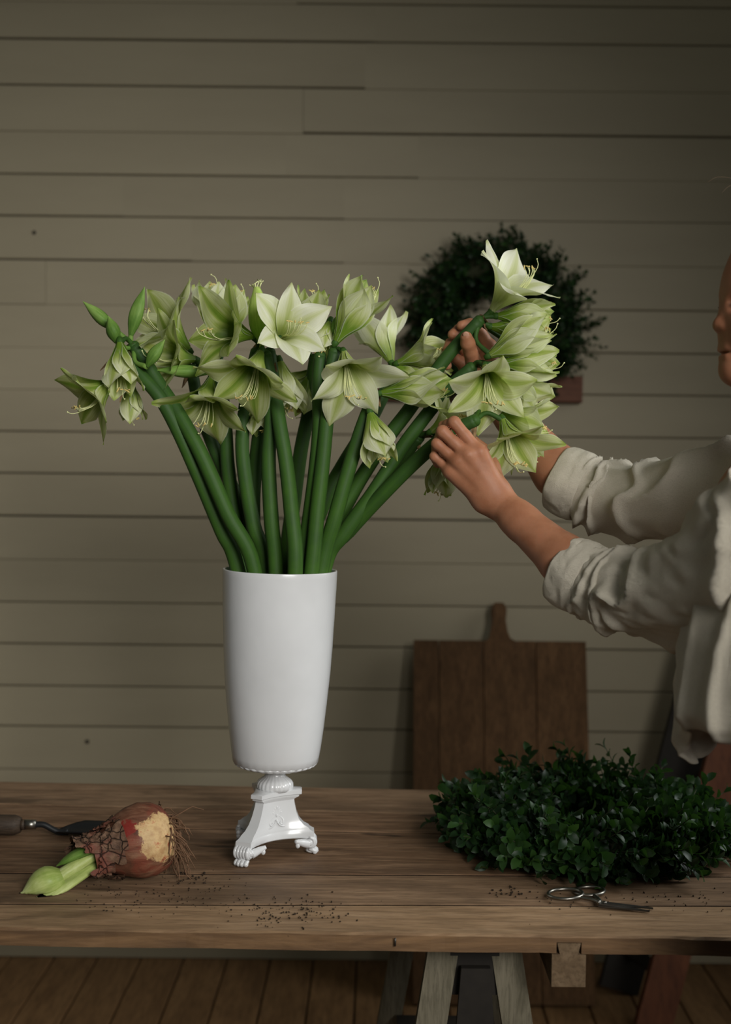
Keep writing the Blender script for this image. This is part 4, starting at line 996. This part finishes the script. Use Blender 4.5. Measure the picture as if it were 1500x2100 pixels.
# ------------------------------------------------------------------ soil crumbs on the table
m = MB(); crng = random.Random(4)
def crumb(px, py, r):
    g = G(px, py, TZ); Rm = Matrix.Rotation(crng.uniform(0, 6), 3, Vector((crng.random(), crng.random(), 1)).normalized())
    m.ball(g + Vector((0, 0, r * 0.55)), (r * crng.uniform(0.7, 1.5), r, r * 0.6), Rm, 5, 4)
for i in range(150): crumb(crng.gauss(590, 60), crng.gauss(1872, 14), crng.uniform(0.0006, 0.0017))
for i in range(150): crumb(crng.uniform(150, 520), crng.gauss(1838, 20), crng.uniform(0.0005, 0.0014))
for i in range(80): crumb(crng.uniform(1080, 1490), crng.gauss(1846, 16), crng.uniform(0.0006, 0.0016))
for i in range(25): crumb(crng.gauss(1040, 22), crng.gauss(1832, 5), crng.uniform(0.0010, 0.0022))
for i in range(30): crumb(crng.uniform(360, 430), crng.uniform(1790, 1815), crng.uniform(0.0008, 0.0022))
o = m.build('soil_crumbs', M['soil'] if 'soil' in M else M['dry'], None, True, (0, 1.8, TZ))
tag(o, 'dark soil crumbs scattered over the table planks', 'soil', None, 'stuff')
# ------------------------------------------------------------------ the person: smooth-union distance field, surface nets
def smin(a, b, k):
    h = np.clip(0.5 + 0.5 * (b - a) / k, 0, 1); return b * (1 - h) + a * h - k * h * (1 - h)
class Fld:
    def __init__(s, lo, hi, h):
        s.lo = np.array(lo); s.h = h; s.n = np.ceil((np.array(hi) - s.lo) / h).astype(int) + 1; s.a = np.full(s.n, 0.06, dtype=np.float32)
    def block(s, lo, hi, pad):
        i0 = np.clip(np.floor((np.minimum(lo, hi) - pad - s.lo) / s.h).astype(int), 0, s.n - 1); i1 = np.clip(np.ceil((np.maximum(lo, hi) + pad - s.lo) / s.h).astype(int) + 1, 1, s.n)
        sl = tuple(slice(a, b) for a, b in zip(i0, i1))
        g = np.meshgrid(*[s.lo[k] + s.h * np.arange(i0[k], i1[k]) for k in range(3)], indexing='ij'); return sl, g
    @staticmethod
    def cone(g, a, b, ra, rb):
        a = np.array(a); d = np.array(b) - a; l2 = max(float(d @ d), 1e-12)
        t = np.clip(((g[0] - a[0]) * d[0] + (g[1] - a[1]) * d[1] + (g[2] - a[2]) * d[2]) / l2, 0, 1)
        return np.sqrt((g[0] - a[0] - t * d[0]) ** 2 + (g[1] - a[1] - t * d[1]) ** 2 + (g[2] - a[2] - t * d[2]) ** 2) - (ra + (rb - ra) * t)
    def add_cone(s, a, b, ra, rb, k=0.012):
        a, b = np.array(a), np.array(b); r = max(ra, rb) + k * 2
        sl, g = s.block(a, b, r); s.a[sl] = smin(s.a[sl], s.cone(g, a, b, ra, rb), k)
    def add_ell(s, c, r, R=None, k=0.012, cut=False):
        c = np.array(c); rm = max(r) + k * 2; sl, g = s.block(c, c, rm); q = [g[i] - c[i] for i in range(3)]
        if R is not None: q = [sum(R[j][i] * q[j] for j in range(3)) for i in range(3)]
        l = np.sqrt((q[0] / r[0]) ** 2 + (q[1] / r[1]) ** 2 + (q[2] / r[2]) ** 2); d = (l - 1) * min(r)
        if cut: s.a[sl] = -smin(-s.a[sl], d, k)
        else: s.a[sl] = smin(s.a[sl], d, k)
    def fingers(s, chains, kj=0.003, kp=0.006):
        base = s.a.copy()
        for pts, rad in chains:
            P_ = np.array(pts); sl, g = s.block(P_.min(0), P_.max(0), max(rad) + 0.014); fd = None
            for i in range(len(pts) - 1):
                d = s.cone(g, pts[i], pts[i + 1], rad[i], rad[i + 1]); fd = d if fd is None else smin(fd, d, kj)
            s.a[sl] = np.minimum(s.a[sl], smin(base[sl], fd, kp))
    def mesh(s):
        a = s.a; h = s.h; ins = a < 0; n = a.shape
        c = [ins[i:n[0] - 1 + i, j:n[1] - 1 + j, k:n[2] - 1 + k] for i in (0, 1) for j in (0, 1) for k in (0, 1)]
        cnt = sum(x.astype(np.int8) for x in c); act = (cnt > 0) & (cnt < 8); ids = np.argwhere(act); idx = -np.ones(act.shape, dtype=np.int64); idx[act] = np.arange(len(ids))
        acc = np.zeros((len(ids), 3)); num = np.zeros(len(ids)); cor = [(i, j, k) for i in (0, 1) for j in (0, 1) for k in (0, 1)]
        val = [a[ids[:, 0] + i, ids[:, 1] + j, ids[:, 2] + k] for i, j, k in cor]
        for p in range(8):
            for q in range(p + 1, 8):
                if sum(abs(x - y) for x, y in zip(cor[p], cor[q])) != 1: continue
                va, vb = val[p], val[q]; m = (va < 0) != (vb < 0); t = np.where(m, va / np.where(m, va - vb, 1), 0)
                pos = np.array(cor[p])[None] + t[:, None] * (np.array(cor[q]) - np.array(cor[p]))[None]
                acc += np.where(m[:, None], pos, 0); num += m
        V = s.lo + (ids + acc / num[:, None]) * h; faces = []
        for ax in range(3):
            o1, o2 = (ax + 1) % 3, (ax + 2) % 3
            A = ins; sl0 = [slice(None)] * 3; sl1 = [slice(None)] * 3; sl0[ax] = slice(0, n[ax] - 1); sl1[ax] = slice(1, n[ax])
            ch = A[tuple(sl0)] != A[tuple(sl1)]; e = np.argwhere(ch); e = e[(e[:, o1] > 0) & (e[:, o2] > 0) & (e[:, o1] < n[o1] - 1) & (e[:, o2] < n[o2] - 1)]
            def cell(d1, d2):
                q = e.copy(); q[:, o1] -= d1; q[:, o2] -= d2; return idx[q[:, 0], q[:, 1], q[:, 2]]
            quad = np.stack([cell(1, 1), cell(0, 1), cell(0, 0), cell(1, 0)], 1); fl = ~A[e[:, 0], e[:, 1], e[:, 2]]
            quad[fl] = quad[fl][:, ::-1]; faces.append(quad)
        return V, np.concatenate(faces)
body_parts = []
fwd = Vector((-0.95, 0.30, 0)).normalized(); sidev = Vector((0.30, 0.95, 0)).normalized()     # sidev: towards her far shoulder

def arr(*ps): return [np.array(p) for p in ps]
# ---- near (left) arm and hand
E = P(1300, 1226, 1.70); Fm = P(1160, 1150, 1.784); Wr = P(1024, 1030, 1.865); Sh = P(1560, 965, 1.45)
fl = Fld((0.02, 1.55, 1.08), (0.46, 2.00, 1.46), 0.0019)
fl.add_cone(E, Fm, 0.031, 0.0355, 0.01); fl.add_cone(Fm, Fm.lerp(Wr, 0.7), 0.0355, 0.0262, 0.012); fl.add_cone(Fm.lerp(Wr, 0.65), Wr, 0.0268, 0.0240, 0.01)
U1 = P(1420, 1222, 1.61); U2 = P(1525, 1150, 1.53); fl.add_cone(E, U1, 0.031, 0.036, 0.02)
mc = [P(984, 928, 1.855), P(960, 934, 1.853), P(939, 947, 1.858), P(924, 966, 1.868)]       # knuckles: index .. little
car = [P(1018, 1004, 1.864), P(1008, 1008, 1.862), P(1000, 1016, 1.864), P(994, 1026, 1.868)]
for i in range(4):
    fl.add_cone(Wr + (car[i] - Wr) * 0.2, car[i], 0.020, 0.0175, 0.012); fl.add_cone(car[i], mc[i], 0.0165, [0.0115, 0.0117, 0.0110, 0.0100][i], 0.009)
    fl.add_ell(mc[i] + Vector((0.0, -0.004, 0.001)), (0.0098, 0.0098, 0.0098), None, 0.009)
    t_ = car[i].lerp(mc[i], 0.55) + Vector((0, -0.0105, 0)); fl.add_cone(car[i] + Vector((0.002, -0.0085, 0)), mc[i] + Vector((0, -0.0075, 0)), 0.0045, 0.0045, 0.010)   # tendons
for i in range(3): fl.add_ell(mc[i].lerp(mc[i + 1], .5).lerp(car[i].lerp(car[i + 1], .5), 0.25) + Vector((0, 0.004, 0)), (0.013, 0.011, 0.013), None, 0.012)
thb = P(1008, 960, 1.892); fl.add_cone(P(1020, 1006, 1.878), thb, 0.0160, 0.0135, 0.014)
pip = [P(932, 866, 1.858), P(908, 885, 1.856), P(897, 910, 1.864), P(892, 936, 1.874)]
dip = [P(910, 874, 1.884), P(902, 900, 1.882), P(896, 926, 1.886), P(898, 950, 1.894)]
tip = [P(922, 892, 1.902), P(918, 912, 1.900), P(912, 934, 1.902), P(912, 956, 1.908)]
ch = []
for i in range(4):
    k = (1.0, 1.02, 0.96, 0.84)[i]
    ch.append(([np.array(q) for q in (mc[i], mc[i].lerp(pip[i], 0.55), pip[i], pip[i].lerp(dip[i], 0.5), dip[i], tip[i])], [0.0100 * k, 0.0086 * k, 0.0090 * k, 0.0080 * k, 0.0078 * k, 0.0068 * k]))
ch.append(([np.array(q) for q in (thb, P(1000, 930, 1.905), P(962, 902, 1.915), P(940, 900, 1.925))], [0.0125, 0.0112, 0.0108, 0.0085]))
fl.fingers(ch); body_parts.append(fl.mesh())
# ---- far (right) arm and hand
E2 = P(1224, 1026, 1.995); Fm2 = P(1146, 968, 2.02); W2 = P(1012, 812, 2.055); S2 = P(1560, 980, 1.80)
fl = Fld((0.10, 1.86, 1.20), (0.46, 2.14, 1.60), 0.0019)
fl.add_cone(E2, Fm2, 0.037, 0.040, 0.012); fl.add_cone(Fm2, Fm2.lerp(W2, 0.7), 0.040, 0.0275, 0.012); fl.add_cone(Fm2.lerp(W2, 0.65), W2, 0.028, 0.025, 0.01)
V1 = P(1330, 1028, 1.935); V2 = P(1425, 1015, 1.875); fl.add_cone(E2, V1, 0.037, 0.041, 0.02)
mc = [P(1004, 712, 2.045), P(992, 724, 2.058), P(974, 738, 2.066), P(958, 754, 2.068)]
car = [P(1012, 782, 2.045), P(1004, 784, 2.052), P(994, 788, 2.058), P(984, 794, 2.06)]
for i in range(4):
    fl.add_cone(W2.lerp(car[i], 0.3), car[i], 0.020, 0.0175, 0.012); fl.add_cone(car[i], mc[i], 0.0165, 0.0130, 0.010)
fl.add_cone(P(1000, 790, 2.03), P(975, 756, 2.012), 0.0175, 0.0155, 0.014)       # ball of the thumb
fl.add_ell(P(990, 766, 2.035), (0.022, 0.016, 0.026), None, 0.012)
pip = [P(982, 676, 2.035), P(960, 682, 2.052), P(940, 702, 2.058), P(926, 728, 2.058)]
dip = [P(964, 664, 2.022), P(942, 676, 2.035), P(924, 704, 2.040), P(914, 736, 2.040)]
tip = [P(947, 668, 2.012), P(929, 686, 2.020), P(918, 716, 2.022), P(918, 750, 2.022)]
ch = []
for i in range(4):
    k = (1.0, 1.02, 0.96, 0.88)[i]
    ch.append(([np.array(q) for q in (mc[i], mc[i].lerp(pip[i], 0.55), pip[i], dip[i], tip[i])], [0.0112 * k, 0.0096 * k, 0.0098 * k, 0.0086 * k, 0.0080 * k]))
ch.append(([np.array(q) for q in (P(975, 756, 2.010), P(966, 722, 1.982), P(960, 704, 1.970), P(957, 692, 1.964))], [0.0145, 0.0112, 0.0112, 0.0094]))
fl.fingers(ch); body_parts.append(fl.mesh())
# ---- head and neck (profile facing the vase, mostly outside the frame)
HD = 1.64
def H(px, py, dy=0.0): return P(px, py, HD) + Vector((0, dy, 0))
hc = H(1640, 600)
fl = Fld((hc.x - 0.17, HD - 0.13, 1.24), (hc.x + 0.16, HD + 0.13, hc.z + 0.16), 0.0022)
fl.add_ell(hc + Vector((0.012, 0, 0.035)), (0.098, 0.076, 0.092), None, 0.02)
fl.add_ell(H(1560, 660), (0.052, 0.056, 0.075), None, 0.02)
fl.add_ell(H(1545, 590), (0.035, 0.055, 0.045), None, 0.02)                    # forehead
fl.add_cone(H(1522, 752), H(1590, 745, -0.040), 0.024, 0.022, 0.015); fl.add_cone(H(1522, 752), H(1590, 745, 0.040), 0.024, 0.022, 0.015)    # jaw
fl.add_cone(H(1590, 745, -0.040), H(1640, 690, -0.058), 0.022, 0.02, 0.015); fl.add_cone(H(1590, 745, 0.040), H(1640, 690, 0.058), 0.022, 0.02, 0.015)
fl.add_ell(H(1502, 762), (0.0125, 0.017, 0.0125), None, 0.012)                    # chin
fl.add_cone(H(1506, 624), H(1481, 664), 0.0075, 0.0088, 0.010)                    # nose bridge
fl.add_ell(H(1477, 667), (0.0085, 0.010, 0.0085), None, 0.006)
for s in (-1, 1): fl.add_ell(H(1489, 672, s * 0.0115), (0.0095, 0.006, 0.007), None, 0.005)
fl.add_ell(H(1498, 708), (0.012, 0.022, 0.016), None, 0.010)
fl.add_cone(H(1489, 716, -0.014), H(1489, 716, 0.014), 0.0052, 0.0052, 0.006)     # lips
fl.add_cone(H(1491, 731, -0.012), H(1491, 731, 0.012), 0.0056, 0.0056, 0.006)
fl.add_ell(H(1484, 724), (0.006, 0.022, 0.0022), None, 0.003, True)
for s in (-1, 1):
    fl.add_ell(H(1506, 626, s * 0.032), (0.016, 0.016, 0.012), None, 0.010, True)
    fl.add_ell(H(1524, 628, s * 0.031), (0.0125, 0.0125, 0.0125), None, 0.003)
    fl.add_cone(H(1504, 602, s * 0.014), H(1512, 598, s * 0.045), 0.007, 0.006, 0.010)
    fl.add_ell(H(1530, 680, s * 0.036), (0.02, 0.018, 0.022), None, 0.02)
    fl.add_ell(H(1650, 640, s * 0.076), (0.017, 0.007, 0.030), None, 0.006)
    fl.add_ell(H(1646, 636, s * 0.084), (0.009, 0.006, 0.016), None, 0.004, True)
nk = H(1640, 900); fl.add_cone(H(1625, 740), nk, 0.052, 0.056, 0.02)
body_parts.append(fl.mesh())
# ---- trunk and legs under the clothes
shm = (Sh + S2) / 2; PEL = Vector((0.578, 1.475, 0.88))
fl = Fld((0.18, 1.10, 0.0), (0.90, 2.0, 1.42), 0.007)
fl.add_cone(nk, shm + Vector((0.03, 0, -0.03)), 0.055, 0.075, 0.04); ch_ = shm + Vector((0.03, -0.03, -0.16))
fl.add_cone(Sh + Vector((0.04, 0.03, -0.04)), S2 + Vector((0.04, -0.03, -0.04)), 0.03, 0.03, 0.04)
fl.add_cone(shm + Vector((0.03, -.01, -0.07)), ch_, 0.09, 0.095, 0.04); fl.add_cone(ch_, PEL, 0.092, 0.10, 0.05)
legs = []
for s in (-1, 1):
    hip = PEL + sidev * (0.075 * s) + Vector((0, 0, -0.06)); kn = Vector((hip.x - 0.005, hip.y + (0.0 if s < 0 else -0.03), 0.47)); an = Vector((kn.x + 0.03, kn.y, 0.09)); legs.append((hip, kn, an))
    fl.add_cone(hip, kn, 0.072, 0.048, 0.03); fl.add_cone(kn, an, 0.046, 0.032, 0.02)
    fl.add_ell(an + fwd * 0.055 + Vector((0, 0, -0.055)), (0.09, 0.032, 0.026), None, 0.02)
fl.add_cone(U1, U2, 0.036, 0.038, 0.03); fl.add_cone(U2, Sh + Vector((0.03, 0.02, -0.03)), 0.038, 0.034, 0.03); fl.add_cone(V1, V2, 0.036, 0.034, 0.03); fl.add_cone(V2, S2 + Vector((0.03, -0.02, -0.03)), 0.034, 0.034, 0.03)
body_parts.append(fl.mesh())
BV = np.concatenate([v for v, _ in body_parts]); offs = np.cumsum([0] + [len(v) for v, _ in body_parts]); BF = np.concatenate([q + o for (_, q), o in zip(body_parts, offs)])
me = bpy.data.meshes.new('person'); me.vertices.add(len(BV)); me.vertices.foreach_set('co', (BV - np.array([PEL.x, PEL.y, 0.0])).astype(np.float32).ravel())
me.loops.add(len(BF) * 4); me.loops.foreach_set('vertex_index', BF.astype(np.int32).ravel()); me.polygons.add(len(BF))
me.polygons.foreach_set('loop_start', np.arange(0, len(BF) * 4, 4, dtype=np.int32)); me.polygons.foreach_set('loop_total', np.full(len(BF), 4, dtype=np.int32))
me.update(); me.validate(); me.polygons.foreach_set('use_smooth', [True] * len(me.polygons)); me.materials.append(M['skin'])
person = bpy.data.objects.new('person', me); COL.objects.link(person); person.location = (PEL.x, PEL.y, 0)
tag(person, 'person in a loose beige linen shirt reaching into the bouquet with both hands', 'person')
PO = Vector(person.location)
# nails
def nail(c, d, n, w_, l_):
    d = d.normalized(); n = (n - d * n.dot(d)).normalized(); s = d.cross(n); m = MB()
    m.ball(c, (w_, l_, 0.0013), Matrix((s, d, n)).transposed(), 12, 6); m.build('fingernail', M['nail'], person, True, PO)
nd = (CAM - P(957, 690, 1.96)).normalized(); nail(P(956.5, 687, 1.9555), P(957, 690, 1.964) - P(962, 706, 1.972), nd + Vector((-.15, 0, 0.2)), 0.0052, 0.0062)
# face details
for s in (-1, 1):
    m = MB(); m.ball(H(1517, 628, s * 0.031), 0.0115); m.build('eyeball', M['eye'], person, True, PO)
    m = MB(); m.tube(catmull([H(1499, 596, s * 0.012), H(1498, 591, s * 0.026), H(1506, 592, s * 0.044)], 5), [0.002, 0.0038, 0.0015], 8); m.build('eyebrow', M['brow'], person, True, PO)
    m = MB()
    for k in range(16):
        q = k / 15; b_ = H(1504 + 7 * (2 * q - 1) ** 2, 625, s * (0.020 + 0.023 * q)); m.tube([b_, b_ + Vector((-0.006, s * 0.003 * (q - .4), -0.001)), b_ + Vector((-0.0095, s * 0.005 * (q - .4), 0.001))], [0.0007, 0.0005, 0.0002], 4)
    m.build('eyelashes', M['brow'], person, True, PO)
# hair: swept back, gathered behind, with stray strands
fl = Fld((hc.x - 0.11, HD - 0.11, hc.z - 0.16), (hc.x + 0.24, HD + 0.11, hc.z + 0.16), 0.004)
fl.add_ell(hc + Vector((0.022, 0, 0.046)), (0.104, 0.083, 0.094), None, 0.02); fl.add_ell(hc + Vector((0.14, 0, 0.03)), (0.048, 0.045, 0.045), None, 0.02)
fl.add_cone(hc + Vector((0.05, -0.07, 0.0)), hc + Vector((0.11, -0.03, -0.05)), 0.022, 0.02, 0.03); fl.add_cone(hc + Vector((0.05, 0.07, 0.0)), hc + Vector((0.11, 0.03, -0.05)), 0.022, 0.02, 0.03)
fl.add_ell(hc + Vector((-0.10, 0, -0.075)), (0.085, 0.10, 0.125), None, 0.01, True)
hv, hf = fl.mesh(); hair = mesh_obj('hair', hv, [tuple(int(x) for x in q) for q in hf], M['hair'], person, True, None, PO)
m = MB(); hr = random.Random(2)
for k in range(14):
    b_ = hc + Vector((-0.02 + hr.uniform(-0.03, 0.05), hr.uniform(-0.04, 0.04), 0.128)); d = Vector((-1, hr.uniform(-.4, .4), hr.uniform(-0.2, .6))).normalized(); L = hr.uniform(0.03, 0.085)
    pts = [b_, b_ + d * L * .4 + Vector((0, 0, 0.010)), b_ + d * L * .8 + Vector((0, 0, 0.006)), b_ + d * L + Vector((0, 0, -0.006))]; m.tube(catmull(pts, 4), [0.0004, 0.0003, 0.0002], 4)
m.build('stray_hair', M['hair'], hair, True, PO)

# ---- clothes
def cloth_tube(secs, nm, foldf, parent, nv=120, nu=96, thick=0.0016, ell=1.0):
    """secs: (px,py,d,radius px)"""
    ctr = catmull([P(a, b, c) for a, b, c, _ in secs], nv // (len(secs) - 1)); rad = [r * c / F for _, _, c, r in secs]; n = len(ctr); T_, N_ = frames(ctr); v = []; f = []; uv = []
    vec = [Vector((c[0], c[1], c[2])) for c in ctr]
    for i in range(n):
        t = i / (n - 1); r = lerpl(rad, t); x = Vector((0, -1, 0)); x = (x - T_[i] * x.dot(T_[i])).normalized(); y = T_[i].cross(x)
        for k in range(nu):
            a = 2 * math.pi * k / nu; rr = r + foldf(t, a)
            sag = 0.0
            v.append(vec[i] + x * (rr * ell * math.cos(a)) + y * (rr * math.sin(a))); uv.append((k / nu, t))
    for i in range(n - 1):
        for k in range(nu): f.append((i * nu + k, i * nu + (k + 1) % nu, (i + 1) * nu + (k + 1) % nu, (i + 1) * nu + k))
    o = mesh_obj(nm, v, f, M['linen'], parent, True, uv, PO); md = o.modifiers.new('s', 'SOLIDIFY'); md.thickness = thick; md.offset = 1; return o
def ridge(x): return (1 - abs(math.sin(x))) ** 2.0
def fold_near(t, a):
    q = noise.noise((math.cos(a) * 1.2, math.sin(a) * 1.2, t * 5)); d = 0.0
    w1 = 1 - sm(0.30, 0.60, t); d += w1 * 0.0120 * (ridge(t * 24 + 1.1 * math.sin(a + 0.6) + 1.8 * q) - 0.35) * (0.55 + 0.6 * noise.noise((a * 1.3, t * 6, 4)))
    d += 0.0210 * (ridge(t * 8 + 1.5 * math.sin(a - 0.5) + 1.6 * q + 0.8) - 0.35) * sm(0.15, 0.4, t) * (0.6 + 0.5 * math.sin(a + 1.0))
    d += 0.004 * noise.noise((math.cos(a) * 4, math.sin(a) * 4, t * 16)) + 0.010 * q * sm(0.1, 0.5, t)
    return d * sm(0.0, 0.05, t)
def fold_far(t, a):
    q = noise.noise((math.cos(a) * 1.3 + 7, math.sin(a) * 1.3, t * 5)); d = 0.0
    w1 = 1 - sm(0.42, 0.62, t); d += w1 * 0.0130 * (ridge(t * 22 + 0.7 * math.sin(a) + 1.5 * q) - 0.35)
    d += 0.0150 * (ridge(t * 8 + 1.4 * math.sin(a + 0.7) + 1.5 * q + 1.5) - 0.35) * sm(0.35, 0.6, t)
    d += 0.0020 * noise.noise((math.cos(a) * 3, math.sin(a) * 3 + 3, t * 8)) + 0.007 * q * sm(0.1, 0.4, t)
    return d * sm(0.0, 0.05, t)
shirt_near = cloth_tube([(1198, 1188, 1.764, 63), (1236, 1204, 1.742, 79), (1275, 1214, 1.72, 87), (1336, 1220, 1.68, 92), (1420, 1206, 1.615, 112), (1500, 1168, 1.55, 132), (1570, 1080, 1.49, 140), (1600, 985, 1.46, 105)], 'sleeve', fold_near, person)
shirt_far = cloth_tube([(1184, 996, 2.008, 62), (1216, 1012, 1.998, 72), (1248, 1022, 1.988, 72), (1330, 1027, 1.935, 78), (1415, 1014, 1.88, 90), (1500, 1002, 1.83, 100), (1570, 990, 1.79, 100), (1620, 960, 1.77, 80)], 'sleeve', fold_far, person)
def cuffw(seed):
    return lambda t, a: 0.0022 * noise.noise((math.cos(a) * 2, math.sin(a) * 2, t * 2 + seed)) + 0.0016 * math.sin(a * 5 + t * 2 + seed) - 0.0022 * abs(2 * t - 1) ** 3 + 0.0012 * noise.noise((math.cos(a) * 6, math.sin(a) * 6, t * 5 + seed))
cloth_tube([(1161, 1168, 1.785, 68), (1178, 1178, 1.776, 70), (1200, 1188, 1.764, 71), (1219, 1198, 1.752, 69)], 'cuff', cuffw(1.0), person, 24, 80, 0.004)
cloth_tube([(1147, 978, 2.022, 66), (1164, 986, 2.016, 68), (1184, 995, 2.010, 68), (1203, 1004, 2.003, 66)], 'cuff', cuffw(5.0), person, 24, 80, 0.004)
# shirt body
v = []; f = []; uv = []; nu, nv = 160, 70
hem = Vector((0.518, 1.512, 0)); shx = shm + Vector((0.035, -0.02, 0))
for i in range(nv + 1):
    t = i / nv
    for k in range(nu):
        a = 2 * math.pi * k / nu; ca, sa = math.cos(a), math.sin(a)
        zlow = 1.004 - 0.030 * math.sin(a * 2 + 0.4) - 0.012 * math.sin(a * 5) ; z = zlow + (1.385 - zlow) * t
        tz = min(1, max(0, (z - 0.97) / (1.385 - 0.97)))
        c = Vector((lerpl([hem.x, 0.520, 0.528, 0.548, shx.x + 0.02, shx.x + 0.045], tz), lerpl([hem.y, 1.515, 1.535, 1.57, shx.y, shx.y], tz), z))
        A = lerpl([0.142, 0.138, 0.134, 0.130, 0.122, 0.068], tz); B = lerpl([0.128, 0.140, 0.158, 0.172, 0.165, 0.072], tz)
        fo = (1 - 0.75 * tz); q = noise.noise((ca * 1.4, sa * 1.4, tz * 2.2))
        d = fo * 0.016 * (ridge(a * 7.5 + 1.3 * q + 0.5 * tz) - 0.35) + 0.005 * noise.noise((ca * 3.5, sa * 3.5, tz * 4 + 9)) + 0.007 * (ridge(tz * 9 + 2 * q + a) - 0.4) * sm(0.4, 0.7, tz)
        d -= 0.012 * (1 - sm(0.0, 0.05, t))
        v.append(c + fwd * ((A + d) * ca) + sidev * ((B + d) * sa)); uv.append((k / nu, t))
for i in range(nv):
    for k in range(nu): f.append((i * nu + k, i * nu + (k + 1) % nu, (i + 1) * nu + (k + 1) % nu, (i + 1) * nu + k))
o = mesh_obj('shirt', v, f, M['linen'], person, True, uv, PO); md = o.modifiers.new('s', 'SOLIDIFY'); md.thickness = 0.0018; md.offset = 1
v, f = lathe([(0.064, 0.0), (0.060, 0.022), (0.058, 0.040), (0.064, 0.042), (0.072, 0.026), (0.080, 0.004)], 40); cc = shx + Vector((0.045, 0, 0.035)); cc.z = 1.375
mesh_obj('collar', [cc + q for q in v], f, M['linen'], person, True, None, PO)
# jeans and shoes
fl = Fld((0.30, 1.18, 0.0), (0.80, 1.78, 1.02), 0.006)
fl.add_cone(PEL + Vector((0, 0, 0.07)), PEL + Vector((0, 0, -0.05)), 0.112, 0.115, 0.03)
for hip, kn, an in legs: fl.add_cone(hip + Vector((0, 0, 0.02)), kn, 0.088, 0.064, 0.03); fl.add_cone(kn, an, 0.063, 0.054, 0.02)
sl, g = fl.block(np.array([0.30, 1.18, 0.0]), np.array([0.80, 1.78, 1.02]), 0)
jv, jf = fl.mesh(); mesh_obj('jeans', jv, [tuple(int(x) for x in q) for q in jf], M['denim'], person, True, None, PO)
for hip, kn, an in legs:
    fl = Fld((an.x - 0.22, an.y - 0.13, -0.004), (an.x + 0.12, an.y + 0.16, 0.16), 0.004); RR = np.array(Matrix((fwd, sidev, Vector((0, 0, 1)))))
    R3 = [[fwd.x, sidev.x, 0], [fwd.y, sidev.y, 0], [0, 0, 1]]
    fl.add_ell(an + fwd * 0.06 + Vector((0, 0, -0.052)), (0.125, 0.044, 0.036), R3, 0.02); fl.add_cone(an + Vector((0, 0, -0.03)), an + Vector((0, 0, 0.01)), 0.046, 0.046, 0.02); fl.add_ell(an + fwd * 0.05 + Vector((0, 0, -0.075)), (0.13, 0.046, 0.0148), R3, 0.006)
    jv, jf = fl.mesh(); mesh_obj('shoe', jv, [tuple(int(x) for x in q) for q in jf], M['shoe'], person, True, None, PO)
